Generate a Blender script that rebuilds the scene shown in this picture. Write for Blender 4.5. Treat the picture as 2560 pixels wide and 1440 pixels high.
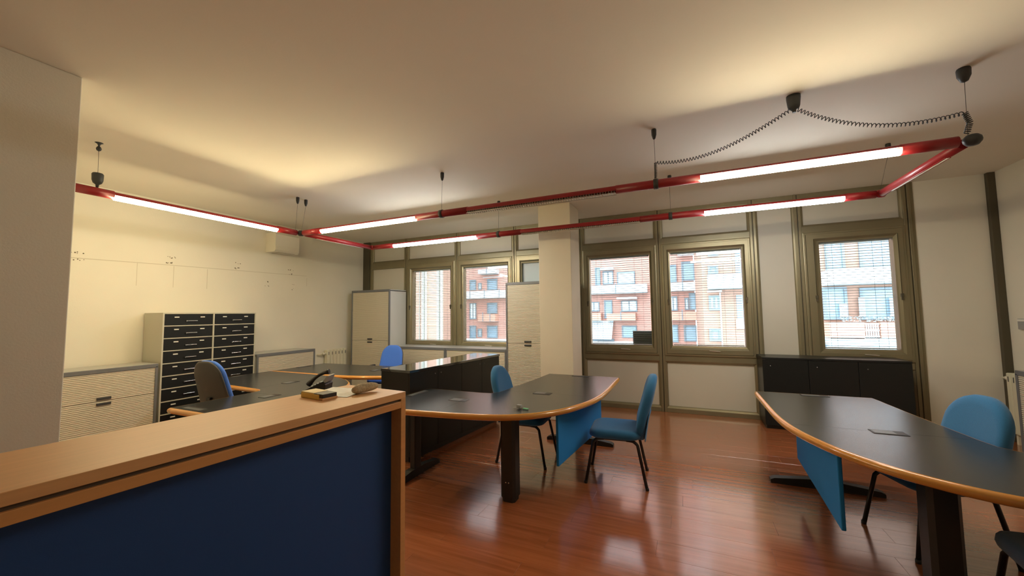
import bpy, bmesh, math, random
from mathutils import Vector, Matrix

for o in list(bpy.data.objects):
    bpy.data.objects.remove(o, do_unlink=True)
sc = bpy.context.scene
COL = sc.collection
random.seed(7)
PI = math.pi

# ------------------------------------------------------------------ camera
YAW, PITCH, ROLL, FPX, H = -0.419025, 0.0664436, -0.012846, 965.375, 1.55
cy_, sy_, cp_, sp_ = math.cos(YAW), math.sin(YAW), math.cos(PITCH), math.sin(PITCH)
FWD = Vector((sy_ * cp_, cy_ * cp_, sp_))
_r = Vector((cy_, -sy_, 0))
_u = _r.cross(FWD)
RIGHT = math.cos(ROLL) * _r + math.sin(ROLL) * _u
UP = -math.sin(ROLL) * _r + math.cos(ROLL) * _u
cam = bpy.data.cameras.new('camera')
cam.sensor_width = 36
cam.lens = FPX / 2560 * 36
cam.clip_start = 0.05
cam.clip_end = 300
cam_o = bpy.data.objects.new('camera', cam)
COL.objects.link(cam_o)
M3 = Matrix((RIGHT, UP, -FWD)).transposed()
cam_o.matrix_world = Matrix.Translation((0, 0, H)) @ M3.to_4x4()
sc.camera = cam_o

# ------------------------------------------------------------------ world, exposure
w = bpy.data.worlds.new('overcast_sky')
sc.world = w
w.use_nodes = True
bg = w.node_tree.nodes['Background']
bg.inputs['Color'].default_value = (0.80, 0.90, 1.0, 1)
bg.inputs['Strength'].default_value = 8.5
vs = sc.view_settings
vs.view_transform = 'Standard'
vs.look = 'None'
vs.exposure = 0.32
vs.gamma = 1
vs.use_curve_mapping = False
TUBE_WARM = ((1.0, 0.84, 0.48), 78.0)
TUBE_MILD = ((1.0, 0.87, 0.58), 84.0)
TUBE_COOL = ((0.94, 0.98, 0.97), 70.0)


def at_y(px, py, Y):
    d = (px - 1280) / FPX * RIGHT - (py - 720) / FPX * UP + FWD
    t = Y / d.y
    return Vector((d.x * t, Y, d.z * t + H))


# ------------------------------------------------------------------ materials
MATS = {}


def mat(name, col, rough=0.5, metal=0.0, spec=0.5, noise=None, bump=None, emit=None, coat=0.0, sheen=0.0):
    """noise=(scale xyz, amount, detail) varies the colour; bump=(scale, strength)"""
    m = bpy.data.materials.new(name)
    m.use_nodes = True
    nt = m.node_tree
    b = nt.nodes['Principled BSDF']
    b.inputs['Base Color'].default_value = (*col, 1)
    b.inputs['Roughness'].default_value = rough
    b.inputs['Metallic'].default_value = metal
    b.inputs['Specular IOR Level'].default_value = spec
    if coat:
        b.inputs['Coat Weight'].default_value = coat
        b.inputs['Coat Roughness'].default_value = 0.1
    if sheen:
        b.inputs['Sheen Weight'].default_value = sheen
    if emit:
        b.inputs['Emission Color'].default_value = (*emit[0], 1)
        b.inputs['Emission Strength'].default_value = emit[1]
    if noise or bump:
        tc = nt.nodes.new('ShaderNodeTexCoord')
    if noise:
        mp = nt.nodes.new('ShaderNodeMapping')
        mp.inputs['Scale'].default_value = noise[0]
        nt.links.new(tc.outputs['Object'], mp.inputs['Vector'])
        n = nt.nodes.new('ShaderNodeTexNoise')
        n.inputs['Scale'].default_value = 1.0
        n.inputs['Detail'].default_value = noise[2] if len(noise) > 2 else 4
        nt.links.new(mp.outputs['Vector'], n.inputs['Vector'])
        r = nt.nodes.new('ShaderNodeMapRange')
        r.inputs['From Min'].default_value = 0.25
        r.inputs['From Max'].default_value = 0.75
        r.inputs['To Min'].default_value = 1 - noise[1]
        r.inputs['To Max'].default_value = 1 + noise[1]
        nt.links.new(n.outputs['Fac'], r.inputs['Value'])
        mx = nt.nodes.new('ShaderNodeMix')
        mx.data_type = 'RGBA'
        mx.blend_type = 'MULTIPLY'
        mx.inputs['Factor'].default_value = 1
        mx.inputs[6].default_value = (*col, 1)
        cb = nt.nodes.new('ShaderNodeCombineColor')
        for k in range(3):
            nt.links.new(r.outputs['Result'], cb.inputs[k])
        nt.links.new(cb.outputs['Color'], mx.inputs[7])
        nt.links.new(mx.outputs[2], b.inputs['Base Color'])
    if bump:
        n2 = nt.nodes.new('ShaderNodeTexNoise')
        n2.inputs['Scale'].default_value = bump[0]
        n2.inputs['Detail'].default_value = 3
        nt.links.new(tc.outputs['Object'], n2.inputs['Vector'])
        bp = nt.nodes.new('ShaderNodeBump')
        bp.inputs['Strength'].default_value = bump[1]
        bp.inputs['Distance'].default_value = 0.01
        nt.links.new(n2.outputs['Fac'], bp.inputs['Height'])
        nt.links.new(bp.outputs['Normal'], b.inputs['Normal'])
    MATS[name] = m
    return m


mat('ceiling_paint', (0.84, 0.785, 0.68), 0.9, noise=((0.7, 0.7, 0.7), 0.03), bump=(60, 0.04))
mat('wall_paint', (0.78, 0.745, 0.64), 0.85, noise=((1.2, 1.2, 1.2), 0.04), bump=(90, 0.08))
mat('column_paint', (0.74, 0.68, 0.56), 0.85, noise=((2, 2, 2), 0.04), bump=(120, 0.12))
mat('bronze', (0.27, 0.235, 0.145), 0.38, metal=0.55, noise=((4, 4, 1), 0.08))
mat('bronze_dark', (0.10, 0.085, 0.055), 0.45, metal=0.4)
mat('infill_panel', (0.57, 0.54, 0.455), 0.55, noise=((1.5, 1.5, 1.5), 0.03))
mat('subfloor', (0.10, 0.04, 0.02), 0.7)
mat('blind_slat', (0.58, 0.59, 0.58), 0.5)
mat('cord_grey', (0.25, 0.26, 0.27), 0.7)
mat('desk_black', (0.020, 0.022, 0.024), 0.24, spec=1.0, bump=(900, 0.05))
mat('desk_edge', (0.60, 0.27, 0.055), 0.22, coat=0.5, noise=((2, 2, 2), 0.12))
mat('black_metal', (0.012, 0.011, 0.011), 0.42)
mat('black_laminate', (0.013, 0.014, 0.014), 0.34, spec=0.35)
mat('black_gloss', (0.018, 0.019, 0.020), 0.09, spec=1.0, coat=1.0)
MATS['black_gloss'].node_tree.nodes['Principled BSDF'].inputs['Coat IOR'].default_value = 1.7
MATS['black_gloss'].node_tree.nodes['Principled BSDF'].inputs['Coat Roughness'].default_value = 0.06
mat('beech', (0.66, 0.36, 0.155), 0.42, noise=((60, 2.5, 60), 0.07, 5))
mat('beech_dark', (0.60, 0.29, 0.10), 0.42, noise=((40, 3, 40), 0.07, 5))
mat('groove', (0.085, 0.055, 0.035), 0.7)
mat('navy_panel', (0.005, 0.050, 0.20), 0.6, bump=(300, 0.05))
mat('blue_panel', (0.003, 0.20, 0.58), 0.75, bump=(500, 0.15))
mat('teal_fabric', (0.024, 0.165, 0.40), 0.95, sheen=0.25, noise=((300, 300, 300), 0.12), bump=(700, 0.3))
mat('violet_fabric', (0.065, 0.20, 0.74), 0.95, sheen=0.25, noise=((300, 300, 300), 0.1), bump=(700, 0.3))
mat('shaded_blue_fabric', (0.02, 0.045, 0.10), 0.95, sheen=0.2, bump=(700, 0.3))  # blue chair fabric with the shade by the desk darkened into its colour
mat('chair_shell', (0.060, 0.055, 0.05), 0.55)
mat('cabinet_grey', (0.155, 0.16, 0.17), 0.45)
mat('cabinet_top', (0.40, 0.40, 0.38), 0.32)
mat('port_grey', (0.10, 0.105, 0.11), 0.35)
mat('lock_metal', (0.22, 0.22, 0.22), 0.35, metal=0.9)
mat('cabinet_side', (0.60, 0.60, 0.57), 0.55, noise=((3, 3, 1), 0.05))
mat('tambour', (0.66, 0.60, 0.48), 0.5)
mat('handle_dark', (0.05, 0.05, 0.052), 0.4)
mat('drawer_body', (0.52, 0.50, 0.41), 0.5)
mat('drawer_black', (0.009, 0.010, 0.011), 0.5, spec=0.3)
mat('label_white', (0.78, 0.77, 0.72), 0.6)
mat('chrome', (0.62, 0.62, 0.62), 0.25, metal=1.0)
mat('rail_red', (0.30, 0.014, 0.018), 0.42, coat=0.1)
mat('louvre', (0.55, 0.50, 0.42), 0.35, metal=0.6)
mat('tube_off', (0.85, 0.85, 0.82), 0.25)
mat('tube_warm', (1, 0.9, 0.7), 0.3, emit=TUBE_WARM)
mat('tube_mild', (1, 0.95, 0.8), 0.3, emit=TUBE_MILD)
mat('tube_cool', (1, 1, 1), 0.3, emit=TUBE_COOL)
mat('cap_dark', (0.045, 0.048, 0.05), 0.5)
mat('wire', (0.18, 0.17, 0.16), 0.4, metal=0.5)
mat('radiator', (0.70, 0.67, 0.52), 0.4)
mat('plastic_cream', (0.76, 0.72, 0.61), 0.5)
mat('grey_plastic', (0.32, 0.33, 0.33), 0.45)
mat('paper', (0.88, 0.88, 0.82), 0.8, noise=((14, 14, 14), 0.10), bump=(25, 0.5))
mat('stone', (0.46, 0.37, 0.235), 0.9, noise=((90, 90, 90), 0.25), bump=(160, 0.5))
mat('yellow_wood', (0.86, 0.60, 0.12), 0.5, noise=((8, 60, 8), 0.08))
mat('yellow_top', (0.90, 0.76, 0.42), 0.55, noise=((30, 30, 30), 0.05))
mat('green_tag', (0.16, 0.55, 0.30), 0.5)
mat('mark_dark', (0.16, 0.13, 0.09), 0.9)
mat('mark_line', (0.60, 0.555, 0.45), 0.9)
mat('patch', (0.55, 0.45, 0.33), 0.9)
# outdoors
mat('brick_pale', (0.50, 0.26, 0.21), 0.9, noise=((0.8, 0.8, 5), 0.08))
mat('brick_orange', (0.37, 0.21, 0.155), 0.9, noise=((0.6, 0.6, 4), 0.06))
mat('balcony_white', (0.78, 0.80, 0.80), 0.8)
mat('balcony_orange', (0.60, 0.31, 0.23), 0.85)
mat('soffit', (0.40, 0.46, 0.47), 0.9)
mat('window_blue', (0.24, 0.33, 0.40), 0.35)
mat('window_pale', (0.72, 0.82, 0.84), 0.5)
mat('frame_dark', (0.18, 0.22, 0.25), 0.6)
mat('pipe_grey', (0.24, 0.225, 0.19), 0.7)
mat('pipe_cream', (0.46, 0.40, 0.32), 0.8)
mat('street', (0.22, 0.22, 0.22), 0.9)
mat('curtain', (0.70, 0.74, 0.76), 0.9)


def glass(name, tint, refl=0.12, rough=0.02):
    m = bpy.data.materials.new(name)
    m.use_nodes = True
    nt = m.node_tree
    nt.nodes.remove(nt.nodes['Principled BSDF'])
    out = nt.nodes['Material Output']
    t = nt.nodes.new('ShaderNodeBsdfTransparent')
    t.inputs['Color'].default_value = (*tint, 1)
    g = nt.nodes.new('ShaderNodeBsdfGlossy')
    g.inputs['Roughness'].default_value = rough
    fr = nt.nodes.new('ShaderNodeFresnel')
    fr.inputs['IOR'].default_value = 1.45
    mx = nt.nodes.new('ShaderNodeMixShader')
    nt.links.new(fr.outputs['Fac'], mx.inputs['Fac'])
    nt.links.new(t.outputs[0], mx.inputs[1])
    nt.links.new(g.outputs[0], mx.inputs[2])
    nt.links.new(mx.outputs[0], out.inputs['Surface'])
    MATS[name] = m


glass('glass', (0.93, 0.96, 0.96))


def frosted():
    m = bpy.data.materials.new('frosted_glass')
    m.use_nodes = True
    nt = m.node_tree
    b = nt.nodes['Principled BSDF']
    b.inputs['Base Color'].default_value = (0.55, 0.60, 0.58, 1)
    b.inputs['Roughness'].default_value = 0.4
    tr = nt.nodes.new('ShaderNodeBsdfTranslucent')
    tr.inputs['Color'].default_value = (0.45, 0.52, 0.52, 1)
    mx = nt.nodes.new('ShaderNodeMixShader')
    mx.inputs['Fac'].default_value = 0.35
    nt.links.new(b.outputs[0], mx.inputs[1])
    nt.links.new(tr.outputs[0], mx.inputs[2])
    nt.links.new(mx.outputs[0], nt.nodes['Material Output'].inputs['Surface'])
    MATS['frosted_glass'] = m


frosted()


def laminate():
    m = bpy.data.materials.new('laminate')
    m.use_nodes = True
    nt = m.node_tree
    b = nt.nodes['Principled BSDF']
    tc = nt.nodes.new('ShaderNodeTexCoord')
    oi = nt.nodes.new('ShaderNodeObjectInfo')
    geo = nt.nodes.new('ShaderNodeNewGeometry')
    ad = nt.nodes.new('ShaderNodeVectorMath')
    ad.operation = 'ADD'
    ml = nt.nodes.new('ShaderNodeMath')
    ml.operation = 'MULTIPLY'
    ml.inputs[1].default_value = 37.0
    nt.links.new(oi.outputs['Random'], ml.inputs[0])
    cv = nt.nodes.new('ShaderNodeCombineXYZ')
    for k in range(3):
        nt.links.new(ml.outputs[0], cv.inputs[k])
    nt.links.new(geo.outputs['Position'], ad.inputs[0])
    nt.links.new(cv.outputs[0], ad.inputs[1])
    mp = nt.nodes.new('ShaderNodeMapping')
    mp.inputs['Scale'].default_value = (1.6, 26, 1)
    nt.links.new(ad.outputs[0], mp.inputs['Vector'])
    n = nt.nodes.new('ShaderNodeTexNoise')
    n.inputs['Scale'].default_value = 1.0
    n.inputs['Detail'].default_value = 6
    n.inputs['Distortion'].default_value = 0.4
    nt.links.new(mp.outputs[0], n.inputs['Vector'])
    cr = nt.nodes.new('ShaderNodeValToRGB')
    cr.color_ramp.elements[0].position = 0.28
    cr.color_ramp.elements[0].color = (0.275, 0.080, 0.028, 1)
    cr.color_ramp.elements[1].position = 0.72
    cr.color_ramp.elements[1].color = (0.42, 0.135, 0.050, 1)
    nt.links.new(n.outputs['Fac'], cr.inputs['Fac'])
    hs = nt.nodes.new('ShaderNodeHueSaturation')
    mr = nt.nodes.new('ShaderNodeMapRange')
    mr.inputs['To Min'].default_value = 0.95
    mr.inputs['To Max'].default_value = 1.05
    nt.links.new(oi.outputs['Random'], mr.inputs['Value'])
    nt.links.new(mr.outputs[0], hs.inputs['Value'])
    nt.links.new(cr.outputs[0], hs.inputs['Color'])
    nt.links.new(hs.outputs[0], b.inputs['Base Color'])
    b.inputs['Roughness'].default_value = 0.26
    b.inputs['Specular IOR Level'].default_value = 0.6
    b.inputs['Coat Weight'].default_value = 1.0
    b.inputs['Coat IOR'].default_value = 1.65
    b.inputs['Coat Roughness'].default_value = 0.13
    MATS['laminate'] = m


laminate()

# ------------------------------------------------------------------ mesh helpers


class MB:
    def __init__(s):
        s.v = []
        s.f = []
        s.sm = []

    def add(s, vs, fs, smooth=False):
        n = len(s.v)
        s.v += [tuple(p) for p in vs]
        s.f += [tuple(i + n for i in f) for f in fs]
        s.sm += [smooth] * len(fs)
        return s

    def box(s, x0, x1, y0, y1, z0, z1, c=0.0):
        if c <= 0:
            vs = [(x, y, z) for z in (z0, z1) for y in (y0, y1) for x in (x0, x1)]
            return s.add(vs, [(0, 2, 3, 1), (4, 5, 7, 6), (0, 1, 5, 4), (2, 6, 7, 3), (0, 4, 6, 2), (1, 3, 7, 5)])
        bm = bmesh.new()
        bmesh.ops.create_cube(bm, size=1)
        for v in bm.verts:
            v.co = ((x0 + x1) / 2 + v.co.x * (x1 - x0), (y0 + y1) / 2 + v.co.y * (y1 - y0), (z0 + z1) / 2 + v.co.z * (z1 - z0))
        bmesh.ops.bevel(bm, geom=bm.edges[:], offset=c, segments=2, profile=0.5, affect='EDGES')
        bm.verts.index_update()
        s.add([v.co[:] for v in bm.verts], [[v.index for v in f.verts] for f in bm.faces])
        bm.free()
        return s

    def prism(s, pts, z0, z1, axis='z'):
        """extrude a 2d polygon (ccw) along an axis"""
        n = len(pts)
        if axis == 'z':
            mk = lambda p, t: (p[0], p[1], t)
        elif axis == 'x':
            mk = lambda p, t: (t, p[0], p[1])
        else:
            mk = lambda p, t: (p[0], t, p[1])
        vs = [mk(p, z0) for p in pts] + [mk(p, z1) for p in pts]
        fs = [tuple(range(n))[::-1], tuple(range(n, 2 * n))]
        fs += [(i, (i + 1) % n, n + (i + 1) % n, n + i) for i in range(n)]
        return s.add(vs, fs)

    def tube(s, path, r, k=8, closed=False, cap=True):
        P = [Vector(p) for p in path]
        n = len(P)
        vs, fs = [], []
        prev = None
        for i in range(n):
            a = P[i - 1] if (i or closed) else P[i]
            b = P[(i + 1) % n] if (i < n - 1 or closed) else P[i]
            t = (b - a).normalized()
            if prev is None:
                up = Vector((0, 0, 1)) if abs(t.z) < 0.9 else Vector((1, 0, 0))
                prev = t.cross(up).normalized()
            e1 = (prev - t * prev.dot(t)).normalized()
            prev = e1
            e2 = t.cross(e1)
            rr = r[i] if isinstance(r, (list, tuple)) else r
            for j in range(k):
                a_ = 2 * PI * j / k
                vs.append(P[i] + (e1 * math.cos(a_) + e2 * math.sin(a_)) * rr)
        m = n if closed else n - 1
        for i in range(m):
            for j in range(k):
                i2 = (i + 1) % n
                fs.append((i * k + j, i * k + (j + 1) % k, i2 * k + (j + 1) % k, i2 * k + j))
        s.add(vs, fs, True)
        if cap and not closed:
            nb = len(s.v) - n * k
            s.f += [tuple(nb + j for j in range(k))[::-1], tuple(nb + (n - 1) * k + j for j in range(k))]
            s.sm += [False, False]
        return s

    def lathe(s, prof, k=20, c=(0, 0, 0)):
        """profile of (radius, z) turned about z"""
        vs, fs = [], []
        for r, z in prof:
            for j in range(k):
                a = 2 * PI * j / k
                vs.append((c[0] + r * math.cos(a), c[1] + r * math.sin(a), c[2] + z))
        n = len(prof)
        for i in range(n - 1):
            for j in range(k):
                fs.append((i * k + j, i * k + (j + 1) % k, (i + 1) * k + (j + 1) % k, (i + 1) * k + j))
        s.add(vs, fs, True)
        nb = len(s.v) - n * k
        s.f += [tuple(nb + j for j in range(k))[::-1], tuple(nb + (n - 1) * k + j for j in range(k))]
        s.sm += [False, False]
        return s

    def pillow(s, outline, layers, fn):
        """outline: 2d loop; layers: (height, scale); fn maps (u, v, h) to a point"""
        n = len(outline)
        vs, fs = [], []
        for h, sc_ in layers:
            for (u, v) in outline:
                vs.append(fn(u * sc_, v * sc_, h))
        L = len(layers)
        for i in range(L - 1):
            for j in range(n):
                fs.append((i * n + j, i * n + (j + 1) % n, (i + 1) * n + (j + 1) % n, (i + 1) * n + j))
        vs.append(fn(0, 0, layers[0][0]))
        vs.append(fn(0, 0, layers[-1][0]))
        for j in range(n):
            fs.append((L * n, (j + 1) % n, j))
            fs.append((L * n + 1, (L - 1) * n + j, (L - 1) * n + (j + 1) % n))
        return s.add(vs, fs, True)

    def frame(s, x0, x1, z0, z1, prof, y):
        """sweep a profile (inset, towards the room) round a rectangle in the xz plane"""
        n = len(prof)
        vs = []
        for (cx, cz, sx, sz) in ((x0, z0, 1, 1), (x1, z0, -1, 1), (x1, z1, -1, -1), (x0, z1, 1, -1)):
            for (i, d) in prof:
                vs.append((cx + sx * i, y - d, cz + sz * i))
        fs = []
        for c in range(4):
            d = (c + 1) % 4
            for i in range(n - 1):
                fs.append((c * n + i, d * n + i, d * n + i + 1, c * n + i + 1))
        return s.add(vs, fs)

    def build(s, name, material, parent=None, loc=None, rotz=0.0):
        me = bpy.data.meshes.new(name)
        me.from_pydata(s.v, [], s.f)
        me.polygons.foreach_set('use_smooth', s.sm)
        me.materials.append(MATS[material])
        me.update()
        bm = bmesh.new()
        bm.from_mesh(me)
        bmesh.ops.recalc_face_normals(bm, faces=bm.faces[:])
        bm.to_mesh(me)
        bm.free()
        o = bpy.data.objects.new(name, me)
        COL.objects.link(o)
        if parent:
            o.parent = parent
        if loc:
            o.location = loc
        if rotz:
            o.rotation_euler = (0, 0, rotz)
        return o


def tag(o, label=None, cat=None, group=None, kind=None):
    if label:
        o['label'] = label
    if cat:
        o['category'] = cat
    if group:
        o['group'] = group
    if kind:
        o['kind'] = kind
    return o


def empty(name, loc=(0, 0, 0), rz=0.0):
    o = bpy.data.objects.new(name, None)
    o.empty_display_size = 0.1
    COL.objects.link(o)
    o.location = loc
    o.rotation_euler = (0, 0, rz)
    return o


def thing(name, label, cat, loc=(0, 0, 0), rz=0.0, group=None):
    return tag(empty(name, loc, rz), label, cat, group)


def copy_tree(o, parent=None):
    c = o.copy()
    COL.objects.link(c)
    c.parent = parent
    for ch in o.children:
        copy_tree(ch, c)
    return c


def inst(src, name, parent, loc, rot=None):
    o = bpy.data.objects.new(name, src.data)
    COL.objects.link(o)
    o.parent = parent
    o.location = loc
    if rot:
        o.rotation_euler = rot
    return o


def rrect(w, h, r, n=5):
    """rounded rectangle outline, ccw, centred"""
    pts = []
    for (cx, cy, a0) in ((w / 2 - r, h / 2 - r, 0), (-w / 2 + r, h / 2 - r, 90), (-w / 2 + r, -h / 2 + r, 180), (w / 2 - r, -h / 2 + r, 270)):
        for k in range(n + 1):
            a = math.radians(a0 + 90 * k / n)
            pts.append((cx + r * math.cos(a), cy + r * math.sin(a)))
    return pts


# ------------------------------------------------------------------ the setting
XL, XR, YW, YB, ZC, XP, YP = -6.55, 3.47, 6.57, -3.0, 3.18, -3.66, 1.12

floor = tag(MB().box(XL - 0.1, XR + 0.1, YB - 0.1, YW + 0.35, -0.25, -0.012).build('floor', 'subfloor'), kind='structure')
# laminate planks along x
PW, PL, GAP = 0.19, 1.29, 0.0003


def plank_mesh(mb, x0, x1, y0, y1):
    c = 0.0006
    X0, X1, Y0, Y1 = x0 + GAP, x1 - GAP, y0 + GAP, y1 - GAP
    vs = [(X0, Y0, -0.012), (X1, Y0, -0.012), (X1, Y1, -0.012), (X0, Y1, -0.012),
          (X0, Y0, -c * 0.7), (X1, Y0, -c * 0.7), (X1, Y1, -c * 0.7), (X0, Y1, -c * 0.7),
          (X0 + c, Y0 + c, 0), (X1 - c, Y0 + c, 0), (X1 - c, Y1 - c, 0), (X0 + c, Y1 - c, 0)]
    fs = [(0, 1, 5, 4), (1, 2, 6, 5), (2, 3, 7, 6), (3, 0, 4, 7), (4, 5, 9, 8), (5, 6, 10, 9), (6, 7, 11, 10), (7, 4, 8, 11), (8, 9, 10, 11)]
    mb.add(vs, fs)


rest = MB()
proto_plank = None
row = 0
y = YB
while y < YW:
    y1 = min(y + PW, YW + 0.02)
    off = (row * 0.47) % 1.0 * PL
    x = XL - off
    while x < XR:
        xa, xb = max(x, XL), min(x + PL, XR)
        if xb - xa > 0.02:
            seen = y1 > 0.9 and xb > -2.75 and y1 > 1.0 + (0.0 if xa > -2.6 else 1.5)
            if seen:
                if proto_plank is None or xb - xa < PL - 1e-6 or y1 - y < PW - 1e-6:
                    mb = MB()
                    plank_mesh(mb, 0, xb - xa, 0, y1 - y)
                    o = mb.build('plank', 'laminate', floor, (xa, y, 0))
                    if abs(xb - xa - PL) < 1e-6 and abs(y1 - y - PW) < 1e-6:
                        proto_plank = o
                else:
                    inst(proto_plank, 'plank', floor, (xa, y, 0))
            else:
                plank_mesh(rest, xa, xb, y, y1)
        x += PL
    y += PW
    row += 1
tag(rest.build('plank_field', 'laminate', floor), kind='stuff')

ceiling = tag(MB().box(XL - 0.1, XR + 0.1, YB - 0.1, YW + 0.35, ZC, ZC + 0.25).build('ceiling', 'ceiling_paint'), kind='structure')
c0 = MB()
for k in range(16):
    a = random.random() * 6.28
    r = 0.05 * random.random() ** 0.6
    x, y = -2.02 + r * 1.5 * math.cos(a), 1.03 + r * math.sin(a)
    c0.prism([(x + 0.007 * math.cos(t), y + 0.006 * math.sin(t)) for t in (0, 1.2, 2.3, 3.5, 4.6, 5.5)], ZC - 0.002, ZC + 0.004)
tag(c0.build('plaster_chips', 'patch', ceiling), kind='stuff')

wl = tag(MB().box(XL - 0.2, XL, YP, YW + 0.35, 0, ZC).build('wall_left', 'wall_paint'), kind='structure')
# drill holes and the ghost line left by removed shelving
for (py_, pz_, n_) in ((2.05, 2.30, 10), (2.96, 2.36, 14), (3.86, 2.375, 9), (4.76, 2.36, 9), (4.32, 2.12, 5), (4.80, 2.09, 4)):
    m = MB()
    for k in range(n_):
        a, b = py_ + random.uniform(-0.06, 0.06), pz_ + random.choice((-0.04, 0.04)) + random.uniform(-0.012, 0.012)
        r = random.uniform(0.004, 0.009)
        m.prism([(a + r * math.cos(t), b + r * math.sin(t)) for t in (0, 1.1, 2.1, 3.2, 4.2, 5.3)], XL - 0.002, XL + 0.0015, 'x')
    m.build('drill_holes', 'mark_dark', wl)
m = MB().prism([(1.9, 2.265), (2.9, 2.285), (3.9, 2.298), (5.1, 2.312), (5.1, 2.318), (3.9, 2.306), (2.9, 2.294), (1.9, 2.277)], XL - 0.002, XL + 0.0012, 'x')
m.build('paint_ridge', 'mark_line', wl)
m = MB()
for yy in (2.6, 3.0, 3.42, 5.1):
    m.box(XL - 0.002, XL + 0.0012, yy, yy + 0.006, 1.98 if yy < 5 else 2.12, 2.28)
m.build('paint_ridge', 'mark_line', wl)

tag(MB().box(XL - 0.2, XP, YB - 0.1, YP, 0, ZC, 0.006).build('wall_partition', 'wall_paint'), kind='structure')
tag(MB().box(XP - 0.1, XR + 0.2, YB - 0.2, YB, 0, ZC).build('wall_rear', 'wall_paint'), kind='structure')
wr = tag(MB().box(XR, XR + 0.2, YB - 0.1, YW + 0.35, 0, ZC).build('wall_right', 'wall_paint'), kind='structure')

# structural column
colm = tag(MB().box(-1.984, -1.485, 5.46, 5.96, 0, ZC, 0.008).build('wall_column', 'column_paint'), kind='structure')

# ---- window wall: backing slabs round the openings, then mullions, transoms, panels
MUL = [-5.375, -4.115, -2.86, -1.61, -0.345, 0.955, 1.50, 2.66]
ZT0, ZT1, ZB0, ZB1 = 2.62, 2.71, 0.78, 0.87
wb = MB()
wb.box(XL, XR, YW + 0.05, YW + 0.25, 0, ZB1)
wb.box(XL, XR, YW + 0.05, YW + 0.25, ZT0, ZC)
for a, b in ((XL, -5.375), (-5.375 - .03, -5.375 + .03), (-4.145, -4.085), (-2.89, -2.83), (-1.64, -1.58), (-0.375, -0.315), (0.925, 1.53), (2.63, XR)):
    wb.box(a, b, YW + 0.05, YW + 0.25, ZB1, ZT0)
wall_w = tag(wb.build('wall_windows', 'infill_panel'), kind='structure')


def part_box(name, mt, parent, x0, x1, y0, y1, z0, z1, c=0.0):
    return MB().box(x0, x1, y0, y1, z0, z1, c).build(name, mt, parent)


for x in MUL:
    part_box('mullion', 'bronze', wall_w, x - 0.040, x - 0.006, YW - 0.035, YW + 0.06, 0, ZC, 0.003)
    part_box('mullion', 'bronze', wall_w, x + 0.006, x + 0.040, YW - 0.035, YW + 0.06, 0, ZC, 0.003)
    part_box('mullion_joint', 'bronze_dark', wall_w, x - 0.006, x + 0.006, YW - 0.02, YW + 0.06, 0, ZC)
part_box('corner_post', 'bronze_dark', wall_w, XL, -6.37, YW - 0.06, YW + 0.06, 0, ZC, 0.004)
part_box('corner_post', 'bronze', wall_w, -6.37, -6.31, YW - 0.03, YW + 0.06, 0, ZC, 0.004)
part_box('corner_post', 'bronze_dark', wall_w, 3.40, 3.47, YW - 0.05, YW + 0.06, 0, ZC, 0.004)
part_box('corner_post', 'bronze', wall_w, 2.70, 2.735, YW - 0.015, YW + 0.06, 0, ZC, 0.003)
bays = [(-6.31, -5.415), (-5.335, -4.155), (-4.075, -2.90), (-2.82, -1.65), (-1.57, -0.385), (-0.305, 0.915), (0.995, 1.46), (1.54, 2.62)]
for i, (a, b) in enumerate(bays):
    solid = i in (0, 6)
    part_box('transom', 'bronze', wall_w, a, b, YW - 0.03, YW + 0.06, ZC - 0.055, ZC, 0.003)
    part_box('transom', 'bronze', wall_w, a, b, YW - 0.03, YW + 0.06, 0, 0.065, 0.003)
    if i != 6:
        part_box('transom', 'bronze', wall_w, a, b, YW - 0.03, YW + 0.06, ZT0 if i else 2.56, ZT1, 0.003)
        part_box('transom', 'bronze', wall_w, a, b, YW - 0.03, YW + 0.06, ZB0, ZB1, 0.003)
        # glazing beads round the infill panels, then the panels
        for (z0, z1) in ((0.065, ZB0), (ZT1, ZC - 0.055)):
            MB().frame(a, b, z0, z1, [(0, 0.0), (0, 0.02), (0.02, 0.012), (0.028, 0.0), (0.028, -0.03)], YW).build('glazing_bead', 'bronze', wall_w)
            part_box('infill_panel', 'infill_panel', wall_w, a + 0.02, b - 0.02, YW + 0.012, YW + 0.05, z0 + 0.02, z1 - 0.02)
        if i == 0:
            part_box('infill_panel', 'infill_panel', wall_w, a, b, YW + 0.012, YW + 0.05, ZB1, 2.56)
    else:
        MB().frame(a, b, 0.065, ZC - 0.055, [(0, 0.0), (0, 0.02), (0.02, 0.012), (0.028, 0.0), (0.028, -0.03)], YW).build('glazing_bead', 'bronze', wall_w)
        part_box('infill_panel', 'infill_panel', wall_w, a + 0.02, b - 0.02, YW + 0.012, YW + 0.05, 0.085, ZC - 0.075)
part_box('infill_panel', 'wall_paint', wall_w, 2.735, 3.40, YW + 0.0, YW + 0.05, 0.0, ZC)

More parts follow.
